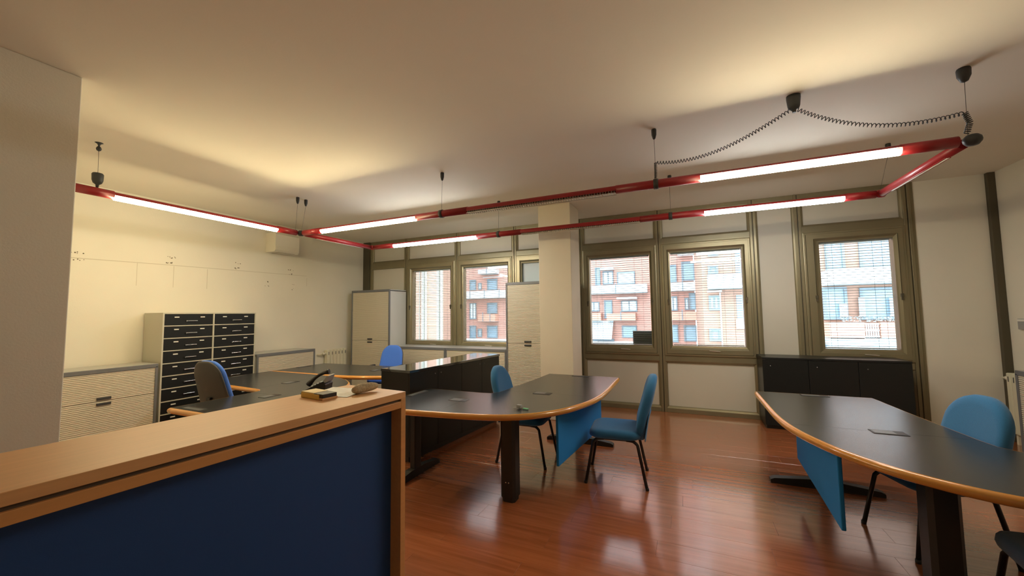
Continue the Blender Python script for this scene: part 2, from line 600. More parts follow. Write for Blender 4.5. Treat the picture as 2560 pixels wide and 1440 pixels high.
# ---- windows with blinds between their panes
GZ0, GZ1 = 1.02, 2.475
wins = [(-5.335, -4.155, -5.205, -4.262), (-4.075, -2.90, -3.965, -3.00), (-2.82, -1.65, -2.71, -1.76), (-1.57, -0.385, -1.462, -0.492), (-0.305, 0.915, -0.188, 0.797), (1.54, 2.62, 1.722, 2.50)]
slat_cache = {}
BL = ['venetian blind in the window beside the tall beige-sided cabinet', 'venetian blind in the window partly behind the ribbed tall cabinet at the column',
      None, 'venetian blind in the window with a dark plate in its corner', 'venetian blind in the window between the plate-cornered window and the solid panel',
      'venetian blind in the narrow window above the black sideboard']
for i, (a, b, g0, g1) in enumerate(wins):
    wn = tag(empty('window_%d' % (i + 1), ((a + b) / 2, YW, ZB1)), kind='structure')
    ox = (a + b) / 2

    def W(mb, name, mt):
        mb.v = [(x - ox, y - YW, z - ZB1) for x, y, z in mb.v]
        return mb.build(name, mt, wn)
    bl, br = g0 - a, b - g1
    W(MB().frame(a, b, ZB1, ZT0, [(0, -0.03), (0, 0.045), (0.012, 0.05), (0.030, 0.05), (0.033, 0.035)], YW), 'window_frame', 'bronze')
    # sash: bars of unequal width round the glass
    prof = [(0.0, 0.035), (0.006, 0.06), (0.55, 0.06), (0.80, 0.035), (1.0, 0.03), (1.0, -0.09)]
    n = len(prof)
    vs_ = []
    oa, ob, oz0, oz1 = a + 0.033, b - 0.033, ZB1 + 0.033, ZT0 - 0.033
    for (cx, cz, ex, ez) in ((oa, oz0, g0, GZ0), (ob, oz0, g1, GZ0), (ob, oz1, g1, GZ1), (oa, oz1, g0, GZ1)):
        for (t, d) in prof:
            vs_.append((cx + (ex - cx) * t, YW - d, cz + (ez - cz) * t))
    fs_ = [(c * n + k, (c + 1) % 4 * n + k, (c + 1) % 4 * n + k + 1, c * n + k + 1) for c in range(4) for k in range(n - 1)]
    W(MB().add(vs_, fs_), 'sash', 'bronze')
    if i == 2:
        W(MB().box(g0, g1, YW + 0.02, YW + 0.026, GZ0, GZ1), 'pane', 'frosted_glass')
        continue
    W(MB().box(g0 - 0.01, g1 + 0.01, YW + 0.012, YW + 0.016, GZ0 - 0.01, GZ1 + 0.01), 'pane', 'glass')
    W(MB().box(g0 - 0.01, g1 + 0.01, YW + 0.078, YW + 0.082, GZ0 - 0.01, GZ1 + 0.01), 'pane', 'glass')
    # latches half-way up the stiles with their pull rods, handle on the bottom rail
    for sx, xx in ((-1, (oa + g0) / 2 + 0.01), (1, (ob + g1) / 2 - 0.01)):
        lm = MB().box(xx - 0.014, xx + 0.014, YW - 0.085, YW - 0.055, 1.70, 1.745, 0.004).box(xx - 0.010, xx + 0.010, YW - 0.085, YW - 0.065, 1.66, 1.70, 0.003)
        W(lm, 'latch', 'bronze_dark')
        W(MB().tube([(xx, YW - 0.068, 1.73), (xx, YW - 0.068, 2.52)], 0.003, 6), 'pull_rod', 'bronze_dark')
    xm = (g0 + g1) / 2 + 0.08
    W(MB().prism([(xm - 0.07, 0.955), (xm + 0.07, 0.945), (xm + 0.08, 0.957), (xm + 0.03, 0.963), (xm - 0.07, 0.967)], YW - 0.075, YW - 0.055, 'y'), 'handle', 'louvre')
    # the blind
    vb = thing('venetian_blind', BL[i], 'blind', ((g0 + g1) / 2, YW + 0.045, GZ0))
    hw = (g1 - g0) / 2 - 0.012
    MB().box(-hw, hw, -0.012, 0.012, GZ1 - GZ0 - 0.022, GZ1 - GZ0 - 0.001, 0.002).build('headrail', 'blind_slat', vb)
    MB().box(-hw, hw, -0.009, 0.009, 0.006, 0.02, 0.002).build('bottom_rail', 'blind_slat', vb)
    key = round(hw, 4)
    NS = 40
    first = None
    for k in range(NS):
        zz = 0.040 + k * (GZ1 - GZ0 - 0.075) / (NS - 1)
        if first is None:
            m = MB()
            prof2 = [(-0.012, -0.0008), (-0.006, 0.0010), (0.0, 0.0017), (0.006, 0.0010), (0.012, -0.0008)]
            vs2 = [(x, yy, z) for x in (-hw, hw) for (yy, z) in prof2] + [(x, yy, z - 0.0006) for x in (-hw, hw) for (yy, z) in prof2]
            fs2 = [(q, q + 1, q + 6, q + 5) for q in range(4)] + [(10 + q, 10 + q + 5, 10 + q + 6, 10 + q + 1) for q in range(4)]
            fs2 += [(0, 5, 15, 10), (4, 14, 19, 9)]
            m.add(vs2, fs2, True)
            first = m.build('slat', 'blind_slat', vb, (0, 0, zz))
            first.rotation_euler = (math.radians(-11), 0, 0)
        else:
            inst(first, 'slat', vb, (0, 0, zz), (math.radians(-11) + random.uniform(-.02, .02), random.uniform(-.0012, .0012), 0))
    for fx in (-0.80, -0.62, 0.52, 0.78):
        MB().box(fx * hw - 0.0015, fx * hw + 0.0015, -0.0145, -0.0125, 0.01, GZ1 - GZ0 - 0.01).build('ladder_cord', 'cord_grey', vb)
    if i == 3:
        vp_ = thing('vent_plate', 'dark rectangular plate standing in the lower corner of a window behind its blind', 'plate', (-0.645, YW + 0.10, GZ0))
        MB().box(-0.152, 0.152, 0, 0.018, 0.0, 0.225, 0.003).build('plate', 'grey_plastic', vp_)
        for q in range(6):
            MB().box(-0.140, 0.140, -0.008, 0.0, 0.02 + q * 0.034, 0.032 + q * 0.034).build('louvre_blade', 'handle_dark', vp_)

# ------------------------------------------------------------------ suspended lighting rail
RZ = 2.69
lamp = thing('suspended_light_rail', 'red tubular light rail with fluorescent tubes hung below the ceiling on wires', 'ceiling lamp', (0, 0, 0))


def local_axes(p0, p1, tilt):
    """axes across a rail: n is the way its opening faces, s is sideways"""
    d = (Vector(p1) - Vector(p0)).normalized()
    side = d.cross(Vector((0, 0, 1))).normalized()
    n = Vector((0, 0, -1)) * math.cos(tilt) + side * math.sin(tilt)
    s = d.cross(n).normalized()
    return d, n, s


def rail_solid(p0, p1, r=0.039, name='rail_segment'):
    MB().tube([p0, p1], r, 18).build(name, 'rail_red', lamp)


def rail_open(p0, p1, tilt, what, r=0.039):
    """half-round red housing, open on one side, with a tube or louvre in it"""
    d, n, s = local_axes(p0, p1, tilt)
    p0, p1 = Vector(p0), Vector(p1)
    m = MB()
    K = 18
    ext = math.radians(24) if what == 'louvre' else 0.0
    ring = []
    for k in range(K + 1):
        a = -ext + (PI + 2 * ext) * k / K
        ring.append(s * math.cos(a) * r - n * math.sin(a) * r + n * 0.004)
    for k in range(K, -1, -1):
        a = -ext + (PI + 2 * ext) * k / K
        ring.append((s * math.cos(a) - n * math.sin(a)) * (r - 0.004) + n * 0.004)
    N = len(ring)
    vs = [p0 + q for q in ring] + [p1 + q for q in ring]
    fs = [(k, (k + 1) % N, N + (k + 1) % N, N + k) for k in range(N)]
    m.add(vs, fs)
    m.build('rail_housing', 'rail_red', lamp)
    if what == 'louvre':
        L = (p1 - p0).length
        q = MB()
        cnt = int(L / 0.026)
        for k in range(cnt):
            c = p0 + d * ((k + 0.5) * L / cnt)
            A = [c + s * (0.033 * e) + n * f for e in (-1, 1) for f in (-0.008, 0.040)]
            q.add([v - d * 0.0015 for v in A] + [v + d * 0.0015 for v in A], [(0, 1, 3, 2), (4, 6, 7, 5), (1, 5, 7, 3), (0, 2, 6, 4), (0, 4, 5, 1), (2, 3, 7, 6)])
        tag(q.build('louvre_fins', 'louvre', lamp), kind='stuff')
        for e in (-1, 1):
            MB().tube([p0 + s * 0.033 * e + n * 0.040, p1 + s * 0.033 * e + n * 0.040], 0.003, 6).build('louvre_edge', 'louvre', lamp)
        MB().tube([p0 - n * 0.008, p1 - n * 0.008], 0.012, 10).build('tube', 'tube_off', lamp)
    else:
        t = MB().tube([p0 + d * 0.005 + n * 0.018, p1 - d * 0.005 + n * 0.018], 0.024, 14)
        t.build('tube', what, lamp)


YF, YK, XA, XZ = 3.62, 4.93, -4.80, 1.82
TF = math.radians(20)
TO = math.radians(3)
# front rail (runs along x); opening tilted towards the counter
S = lambda x0, x1: rail_solid((x0, YF, RZ), (x1, YF, RZ))
S(-4.72, -4.376)
rail_open((-4.376, YF, RZ), (-2.821, YF, RZ), math.radians(12), 'tube_warm')
S(-2.821, -2.129)
rail_open((-2.129, YF, RZ), (-0.54, YF, RZ), TO, 'louvre')
S(-0.54, 0.164)
rail_open((0.164, YF, RZ), (1.461, YF, RZ), TF, 'tube_mild')
S(1.461, 1.76)
# rear rail
S = lambda x0, x1: rail_solid((x0, YK, RZ), (x1, YK, RZ))
S(-4.72, -4.298)
rail_open((-4.298, YK, RZ), (-2.746, YK, RZ), math.radians(16), 'tube_cool')
S(-2.746, -2.044)
rail_open((-2.044, YK, RZ), (-0.458, YK, RZ), math.radians(-6), 'louvre')
S(-0.458, 0.249)
rail_open((0.249, YK, RZ), (1.531, YK, RZ), math.radians(16), 'tube_cool')
S(1.531, 1.78)
# left arm (runs along y towards the camera), opening tilted off the wall
rail_solid((XA, 1.45, RZ + 0.005), (XA, 1.71, RZ + 0.005))
rail_open((XA, 1.71, RZ), (XA, 3.286, RZ), math.radians(5), 'tube_warm')
rail_solid((XA, 3.286, RZ), (XA, 3.56, RZ))
# the two cross rails with unlit tubes
for x in (-4.77, XZ):
    rail_solid((x, 3.68, RZ), (x, 4.90, RZ), 0.034)
    MB().tube([(x, 3.86, RZ - 0.030), (x, 4.70, RZ - 0.030)], 0.010, 10).build('tube', 'tube_off', lamp)
    for e in (-1, 1):
        MB().tube([(x + e * 0.014, 3.86, RZ - 0.032), (x + e * 0.014, 4.70, RZ - 0.032)], 0.004, 6).build('tube_channel_edge', 'rail_red', lamp)
# corner joints and clamps
for (x, y, mt) in ((-4.78, 3.62, 'cap_dark'), (XZ + 0.015, 3.62, 'cap_dark'), (-4.76, 4.93, 'rail_red'), (XZ, 4.93, 'rail_red')):
    MB().lathe([(0.0, -0.037), (0.030, -0.034), (0.045, -0.014), (0.048, 0.0), (0.045, 0.018), (0.030, 0.035), (0.0, 0.038)], 16, (x, y, RZ)).build('corner_joint', mt, lamp)
for (x, y) in ((-2.475, YF), (-0.19, YF), (-2.395, YK), (-0.11, YK)):
    MB().tube([(x - 0.02, y, RZ), (x + 0.02, y, RZ)], 0.046, 18).build('clamp', 'cap_dark', lamp)


def hang(xc, yc, xr, yr, z1=RZ + 0.04, r=0.020, h=0.085):
    MB().lathe([(r, ZC), (r * 1.1, ZC - 0.01), (r * 1.05, ZC - h * 0.6), (r * 0.6, ZC - h), (0.004, ZC - h - 0.008)][::-1], 14, (xc, yc, 0)).build('ceiling_cap', 'cap_dark', lamp)
    MB().tube([(xc, yc, ZC - h), (xr, yr, z1)], 0.0018, 5).build('suspension_wire', 'wire', lamp)


hang(-4.783, 3.56, -4.80, 3.55)
hang(-4.79, 3.69, -4.77, 3.62)
hang(-2.49, 3.655, -2.475, YF)
hang(-2.40, 4.955, -2.395, YK)
hang(-0.19, 3.59, -0.19, YF)
hang(-0.105, 4.92, -0.11, YK)
hang(1.80, 3.575, XZ, YF + 0.01, r=0.033, h=0.09)
hang(1.90, 4.92, XZ, YK)
# left arm hangs from a small hook and a weight-like gripper above the rail
MB().lathe([(0.004, 3.10), (0.016, 3.11), (0.02, 3.125), (0.014, 3.14), (0.006, 3.15), (0.012, ZC - 0.012), (0.03, ZC)], 12, (-4.90, 1.63, 0)).build('ceiling_cap', 'cap_dark', lamp)
MB().tube([(-4.90, 1.63, 3.11), (XA, 1.60, 2.86)], 0.0018, 5).build('suspension_wire', 'wire', lamp)
MB().lathe([(0.008, 2.725), (0.012, 2.76), (0.030, 2.775), (0.038, 2.80), (0.040, 2.855), (0.034, 2.865), (0.01, 2.87)], 14, (XA, 1.60, 0)).build('cable_gripper', 'cap_dark', lamp)
# power canopy with two coiled cords
MB().lathe([(0.012, 3.05), (0.014, 3.075), (0.034, 3.082), (0.040, 3.10), (0.046, 3.16), (0.046, ZC)], 18, (0.82, 3.48, 0)).build('power_canopy', 'cap_dark', lamp)


def coil(path, r=0.013, pitch=0.024, wr=0.0032):
    P = [Vector(p) for p in path]
    out = []
    ph = 0.0
    for i in range(len(P) - 1):
        a, b = P[i], P[i + 1]
        d = b - a
        L = d.length
        t = d.normalized()
        e1 = t.cross(Vector((0.31, 0.95, 0.05))).normalized()
        e2 = t.cross(e1)
        n = max(2, int(L / pitch * 8))
        for k in range(n):
            c = a + d * (k / n)
            out.append(c + (e1 * math.cos(ph) + e2 * math.sin(ph)) * r)
            ph += 2 * PI * (L / pitch) / n
    MB().tube(out, wr, 5).build('coiled_cord', 'cap_dark', lamp)


def bez(a, b, c, d, n=14):
    a, b, c, d = map(Vector, (a, b, c, d))
    return [a * (1 - t) ** 3 + b * 3 * t * (1 - t) ** 2 + c * 3 * t * t * (1 - t) + d * t ** 3 for t in [k / n for k in range(n + 1)]]


coil(bez((0.80, 3.48, 3.075), (0.52, 3.50, 2.93), (0.22, 3.56, 2.78), (-0.185, 3.585, 2.872)))
coil([(-0.185, 3.585, 2.872), (-0.187, 3.60, 2.79), (-0.19, 3.61, 2.735)], 0.011, 0.012)
coil(bez((0.84, 3.48, 3.07), (1.10, 3.50, 2.88), (1.42, 3.55, 2.80), (1.79, 3.58, 2.872), 14))
coil([(1.79, 3.58, 2.872), (1.815, 3.59, 2.80), (1.80, 3.60, 2.735)], 0.015, 0.012)

# ------------------------------------------------------------------ desks
DZ = 0.74


def make_desk(name, label, mirror, loc, rz, Lm=2.30, Lr=1.87, leg=(-0.60, 0.34), pan=(0.245, 0.53, 5.3)):
    """corner desk: outer corner at the origin, long wing along +y, short wing along -x (+x when mirrored)"""
    t = thing(name, label, 'desk', (loc[0], loc[1], 0), rz, 'corner desks with wooden edging')
    sx = -1 if mirror else 1
    outer = [(0, Lm), (0, 1.85), (0, 1.45), (-0.008, 1.22), (-0.035, 1.0), (-0.095, 0.77), (-0.20, 0.53), (-0.355, 0.325), (-0.55, 0.185), (-0.75, 0.12), (-1.0, 0.075), (-1.25, 0.045), (-1.5, 0.02), (-Lr, 0.0)]
    inner = [(-Lr, 0.87), (-1.15, 0.865), (-1.06, 0.88), (-1.005, 0.95), (-0.985, 1.07), (-0.93, 1.75), (-0.90, Lm)]
    F = lambda pts: [(sx * x, y) for x, y in pts]

    def catmull(p, m=5):
        q = [Vector((*p[0], 0))] + [Vector((*a, 0)) for a in p] + [Vector((*p[-1], 0))]
        out = []
        for i in range(1, len(q) - 2):
            a, b, c, d = q[i - 1:i + 3]
            for k in range(m):
                u = k / m
                v = 0.5 * (2 * b + (c - a) * u + (2 * a - 5 * b + 4 * c - d) * u * u + (3 * b - a - 3 * c + d) * u ** 3)
                out.append((v.x, v.y))
        return out + [p[-1]]
    outer = catmull(outer)

    def cut(axis, val):
        for a, b in zip(outer, outer[1:]):
            if (a[axis] - val) * (b[axis] - val) <= 0 and a[axis] != b[axis]:
                u = (val - a[axis]) / (b[axis] - a[axis])
                return (a[0] + (b[0] - a[0]) * u, a[1] + (b[1] - a[1]) * u)

    def poly(name, pts, z0, z1, mt):
        p = F(pts)
        if sx < 0:
            p = p[::-1]
        return MB().prism(p, z0, z1).build(name, mt, t)
    # three table-top panels with fine seams
    yS, xS, g = 1.07, -1.15, 0.0012
    main = [(-0.90, Lm), (-0.93, 1.75), (-0.985, yS + g), cut(1, yS + g)] + [p for p in outer if p[1] > yS + g][::-1]
    ret = [cut(0, xS - g), (xS - g, 0.865), (-Lr, 0.87)] + [p for p in outer if p[0] < xS - g][::-1]
    corner = [cut(1, yS - g), (-0.985, yS - g), (-1.005, 0.95), (-1.06, 0.88), (xS + g, 0.865), cut(0, xS + g)] + [p for p in outer if p[1] < yS - g and p[0] > xS + g][::-1]
    for p in (main, ret, corner):
        poly('top_panel', p, DZ - 0.036, DZ - 0.001, 'desk_black')
    # rounded wooden edging all the way round
    loop = outer + inner

    def smooth_loop(pts):
        out = []
        n = len(pts)
        for i in range(n):
            a, b = Vector((*pts[i], 0)), Vector((*pts[(i + 1) % n], 0))
            m = max(1, int((b - a).length / 0.06))
            for k in range(m):
                out.append(a.lerp(b, k / m))
        return out
    lp = smooth_loop(loop)
    # outward normals of the loop (clockwise or not is resolved by the centroid of the wing)
    n = len(lp)
    prof = [(-0.006, -0.0035), (0.0008, -0.0008), (0.012, -0.0045), (0.024, -0.014), (0.027, -0.025), (0.025, -0.036), (0.018, -0.046), (0.006, -0.052), (-0.012, -0.052)]
    area = sum(lp[i].x * lp[(i + 1) % n].y - lp[(i + 1) % n].x * lp[i].y for i in range(n))
    vs, fs = [], []
    for i in range(n):
        a, b = lp[i - 1], lp[(i + 1) % n]
        d = (b - a).normalized()
        nn = Vector((d.y, -d.x, 0)) if area > 0 else Vector((-d.y, d.x, 0))
        for (o_, z) in prof:
            q = lp[i] + nn * o_
            vs.append((sx * q.x, q.y, DZ + z))
    k = len(prof)
    for i in range(n):
        j = (i + 1) % n
        for q in range(k):
            fs.append((i * k + q, i * k + (q + 1) % k, j * k + (q + 1) % k, j * k + q))
    MB().add(vs, fs, True).build('edge_band', 'desk_edge', t)
    # cable ports
    for (cx, cy, w_, h_) in ((-1.20, 0.50, 0.09, 0.05), (-0.56, 1.06, 0.09, 0.05), (-0.46, Lm - 0.06, 0.11, 0.035), (-Lr + 0.06, 0.62, 0.035, 0.15)):
        cx *= sx
        prt = MB().box(cx - w_, cx + w_, cy - h_, cy + h_, DZ - 0.004, DZ + 0.0015, 0.001).build('cable_port', 'black_metal', t)
        MB().box(cx - w_ * 0.9, cx + w_ * 0.35, cy - h_ * 0.85, cy + h_ * 0.85, DZ, DZ + 0.0025, 0.0008).build('port_lid', 'port_grey', prt)
    # corner leg
    cx, cy = leg[0] * sx, leg[1]
    poly_leg = [(cx + dx, cy + dy) for dx, dy in ((-0.066, -0.045), (-0.045, -0.066), (0.045, -0.066), (0.066, -0.045), (0.066, 0.045), (0.045, 0.066), (-0.045, 0.066), (-0.066, 0.045))]
    lg = MB().prism(poly_leg, 0.035, DZ - 0.045).build('leg', 'black_metal', t)
    MB().prism([(cx + (x - cx) * 0.85, cy + (y - cy) * 0.85) for x, y in poly_leg], 0.0, 0.04).build('foot', 'black_metal', lg)
    for q in (-0.013, 0.013):
        MB().lathe([(0.006, -0.001), (0.006, 0.003), (0.002, 0.004)], 8, (0, 0, 0)).build('screw', 'chrome', lg, (cx + q, cy - 0.0665, 0.16)).rotation_euler = (PI / 2, 0, 0)
    # end legs: column on a long foot
    for (ax, ay, along) in ((-0.42, 1.95, 'x'), (-1.66, 0.44, 'y')):
        ax *= sx
        m = MB()
        if along == 'x':
            m.box(ax - 0.05, ax + 0.05, ay - 0.03, ay + 0.03, 0.04, DZ - 0.05, 0.008)
        else:
            m.box(ax - 0.03, ax + 0.03, ay - 0.05, ay + 0.05, 0.04, DZ - 0.05, 0.008)
        lg = m.build('leg', 'black_metal', t)
        half = 0.40 if along == 'x' else 0.36
        pr = [(-half, 0.0), (half, 0.0), (half, 0.030), (half - 0.03, 0.045), (0.10, 0.075), (-0.10, 0.075), (-half + 0.03, 0.045), (-half, 0.030)]
        m = MB()
        if along == 'x':
            m.prism([(ax + u, v) for u, v in pr], ay - 0.035, ay + 0.035, 'y')
        else:
            m.prism([(ay + u, v) for u, v in pr], ax - 0.035, ax + 0.035, 'x')
        m.build('foot', 'black_metal', lg)
        m = MB()
        if along == 'x':
            m.box(ax - 0.33, ax + 0.33, ay - 0.025, ay + 0.025, DZ - 0.075, DZ - 0.036)
        else:
            m.box(ax - 0.025, ax + 0.025, ay - 0.33, ay + 0.33, DZ - 0.075, DZ - 0.036)
        m.build('bracket', 'black_metal', lg)
    # under-frame beam and the blue modesty panel along the long wing
    MB().box(sx * -0.62 - 0.02, sx * -0.62 + 0.02, 0.34, 1.95, DZ - 0.09, DZ - 0.036).build('beam', 'black_metal', t)
    MB().box(min(sx * -0.62, sx * -1.66), max(sx * -0.62, sx * -1.66), 0.40, 0.44, DZ - 0.09, DZ - 0.036).build('beam', 'black_metal', t)
    if pan is None:
        return t
    pn = MB().box(-0.012, 0.012, 0, 1.26, 0.25, DZ - 0.036, 0.006).build('modesty_panel', 'blue_panel', t, (sx * -pan[0], pan[1], 0))
    pn.rotation_euler = (0, 0, -sx * math.radians(pan[2]))
    return t


make_desk('corner_desk', 'black corner desk with keys lying on it, blue panel facing the loose chair', False, (-0.79, 2.70), 0, Lr=1.825)
make_desk('corner_desk', 'black corner desk reaching towards the black sideboard by the right wall', True, (0.63, 2.31), 0, leg=(-0.53, 0.47), pan=(0.175, 0.63, -2.8))
make_desk('corner_desk', 'black corner desk holding the telephone, behind the wooden counter', False, (-3.42, 3.86), PI / 2)
make_desk('corner_desk', 'black corner desk running behind the long black cabinet, nearest the windows', True, (-3.16, 3.925), PI / 2, Lm=2.55, pan=None)

# ------------------------------------------------------------------ reception counter
cdx, cdy = -1.525, 1.86
ct = thing('reception_counter', 'beech reception counter with dark navy front panel', 'counter', (cdx, cdy, 0), math.radians(-4.8))
CL, CD, CZ = 2.75, 0.50, 1.10   # local: runs along -y from 0, depth towards -x
MB().box(-CD, 0, -CL, 0, CZ - 0.038, CZ, 0.002).build('top_board', 'beech', ct)
MB().box(-CD + 0.03, -0.012, -CL, -0.038, CZ - 0.052, CZ - 0.038).build('shadow_gap', 'groove', ct)
MB().box(-CD + 0.02, 0, -CL, -0.036, CZ - 0.090, CZ - 0.052, 0.002).build('lower_board', 'beech_dark', ct)
MB().box(-CD, 0, -0.036, 0.0, 0, CZ - 0.038, 0.002).build('end_panel', 'beech_dark', ct)
MB().box(-CD, 0, -CL, -CL + 0.036, 0, CZ - 0.090, 0.002).build('end_panel', 'beech_dark', ct)
MB().box(-0.10, -0.078, -CL + 0.036, -0.036, 0.0, CZ - 0.09).build('front_panel', 'navy_panel', ct)
MB().box(-CD, -0.10, -CL + 0.036, -0.036, 0.40, 0.425).build('shelf', 'beech_dark', ct)
MB().box(-CD, -0.10, -CL / 2 - 0.012, -CL / 2 + 0.012, 0.0, CZ - 0.09).build('divider', 'beech_dark', ct)


# ------------------------------------------------------------------ tambour cabinets
def tambour_cabinet(label, x, y, rz, W_, D_, Hh, split=None, hf=0.5, group=None, name='tambour_cabinet'):
    """front on local -y, width along +x from 0, back at +y"""
    t = thing(name, label, 'cabinet', (x, y, 0), rz, group)
    e = 0.028
    MB().box(0, W_, 0.012, D_, Hh - 0.022, Hh, 0.002).build('top', 'cabinet_top', t)
    MB().box(0, W_, 0, 0.03, Hh - 0.048, Hh - 0.001, 0.004).build('front_rail', 'cabinet_grey', t)
    MB().box(0, e, 0, 0.03, 0.05, Hh - 0.035, 0.002).build('front_post', 'cabinet_grey', t)
    MB().box(W_ - e, W_, 0, 0.03, 0.05, Hh - 0.035, 0.002).build('front_post', 'cabinet_grey', t)
    MB().box(0, W_, 0.0, 0.03, 0, 0.05).build('plinth', 'cabinet_grey', t)
    MB().box(0.002, e - 0.004, 0.03, D_, 0, Hh - 0.035).build('side_panel', 'cabinet_side', t)
    MB().box(W_ - e + 0.004, W_ - 0.002, 0.03, D_, 0, Hh - 0.035).build('side_panel', 'cabinet_side', t)
    MB().box(e, W_ - e, D_ - 0.012, D_, 0, Hh - 0.035).build('back_panel', 'cabinet_side', t)
    spans = [(0.055, Hh - 0.050)] if not split else [(0.055, split - 0.002), (split + 0.002, Hh - 0.050)]
    pitch = 0.0200
    for q, (z0, z1) in enumerate(spans):
        n = max(1, round((z1 - z0) / pitch))
        h = (z1 - z0) / n
        m = MB()
        vs, fs = [], []
        for k in range(n):
            z = z0 + k * h
            for (dz, dy) in ((0.0, 0.020), (h * 0.19, 0.020), (h * 0.195, 0.0105), (h * 0.42, 0.008), (h * 0.85, 0.008), (h * 0.995, 0.0105), (h - 0.0001, 0.020)):
                vs += [(e, dy, z + dz), (W_ - e, dy, z + dz)]
        for k in range(len(vs) // 2 - 1):
            fs.append((2 * k, 2 * k + 1, 2 * k + 3, 2 * k + 2))
        m.add(vs, fs)
        door = m.build('tambour_door', 'tambour', t)
        if split:
            hz = split + 0.03 if q else split - 0.03
            MB().box(W_ * hf - 0.06, W_ * hf + 0.06, -0.004, 0.012, hz - 0.014, hz + 0.014, 0.003).build('handle', 'handle_dark', door)
    return t


# by the windows
tambour_cabinet('tall grey cabinet with ribbed shutters in the corner by the radiator', -6.345, 6.0, 0, 1.01, 0.50, 2.07, 1.045)
tambour_cabinet('low grey ribbed cabinet under the window, beside the corner tall cabinet', -5.325, 6.0, 0, 1.295, 0.50, 0.945, None, group='low cabinets under the windows')
tambour_cabinet('low grey ribbed cabinet under the window, beside the tall cabinet at the column', -4.025, 6.0, 0, 1.225, 0.50, 0.945, None, group='low cabinets under the windows')
tambour_cabinet('tall grey cabinet with ribbed shutters standing behind the column', -2.795, 6.0, 0, 1.01, 0.50, 2.085, 1.05, hf=0.39)
# along the left wall (front faces +x): local x runs along world +y
tambour_cabinet('low ribbed cabinet with dark handles between partition and drawer unit', -6.05, 1.45, PI / 2, 1.21, 0.47, 0.985, 0.62, hf=0.60)
tambour_cabinet('low ribbed cabinet between drawer unit and radiator', -6.05, 3.885, PI / 2, 1.03, 0.47, 0.975, None)
# right wall (front faces -x): local x runs along world -y
tambour_cabinet('low ribbed cabinet against the right wall beside the radiator', 2.98, 5.60, -PI / 2, 1.20, 0.47, 0.925, None)

# ------------------------------------------------------------------ drawer unit
du = thing('drawer_unit', 'beige unit of twenty black drawers with white label holders', 'drawer unit', (-6.083, 2.697, 0), PI / 2)
DW, DD, DH = 1.175, 0.45, 1.62
MB().box(0, 0.018, 0, DD, 0, DH, 0.001).build('side_panel', 'drawer_body', du)
MB().box(DW - 0.018, DW, 0, DD, 0, DH, 0.001).build('side_panel', 'drawer_body', du)
MB().box(0.018, DW - 0.018, 0, DD, DH - 0.018, DH, 0.001).build('top', 'drawer_body', du)
MB().box(0.018, DW - 0.018, DD - 0.01, DD, 0, DH - 0.018).build('back_panel', 'drawer_body', du)
MB().box(DW / 2 - 0.009, DW / 2 + 0.009, 0, DD - 0.01, 0, DH - 0.018).build('divider', 'drawer_body', du)
rowh = (DH - 0.018) / 10
for c in range(2):
    x0 = 0.018 if c == 0 else DW / 2 + 0.009
    x1 = DW / 2 - 0.009 if c == 0 else DW - 0.018
    for r in range(10):
        z0 = r * rowh
        MB().box(x0, x1, 0.001, DD - 0.01, z0, z0 + 0.012).build('shelf', 'drawer_body', du)
        d = MB().box(x0 + 0.003, x1 - 0.003, 0.006, 0.40, z0 + 0.014, z0 + rowh - 0.003, 0.002).build('drawer', 'drawer_black', du)
        xm = (x0 + x1) / 2 + 0.02
        MB().box(xm - 0.065, xm + 0.065, -0.012, 0.008, z0 + 0.062, z0 + 0.075, 0.003).box(xm - 0.065, xm - 0.055, -0.01, 0.008, z0 + 0.058, z0 + 0.075).build('handle', 'chrome', d)
        for fx in (0.24, 0.77):
            xx = x0 + (x1 - x0) * fx
            MB().box(xx - 0.026, xx + 0.026, 0.002, 0.008, z0 + 0.112, z0 + 0.126, 0.001).build('label_holder', 'label_white', d)

# ------------------------------------------------------------------ long black cabinet, and the sideboard by the right wall
bc = thing('black_cabinet', 'long low black cabinet with glossy top behind the desk with keys', 'cabinet', (-2.685, 3.34, 0), math.radians(-5.2))
BL_, BD_, BH_ = 1.83, 0.43, 0.96
MB().box(-BD_, 0.006, -0.006, BL_ + 0.006, BH_ - 0.028, BH_, 0.002).build('top', 'black_gloss', bc)
MB().box(-BD_ + 0.004, -0.022, 0.0, BL_, 0.06, BH_ - 0.028).build('body', 'black_laminate', bc)
MB().box(-BD_ + 0.03, -0.04, 0.03, BL_ - 0.03, 0.0, 0.06).build('plinth', 'black_metal', bc)
for k in range(4):
    y0, y1 = k * BL_ / 4 + 0.002, (k + 1) * BL_ / 4 - 0.002
    d = MB().box(-0.022, -0.002, y0, y1, 0.065, BH_ - 0.032, 0.0015).build('door', 'black_laminate', bc)
    MB().lathe([(0.007, -0.002), (0.007, 0.004), (0.005, 0.006), (0.0, 0.007)], 10).build('lock', 'lock_metal', d, (-0.002, y1 - 0.05 if k % 2 == 0 else y0 + 0.05, BH_ - 0.085)).rotation_euler = (0, PI / 2, 0)

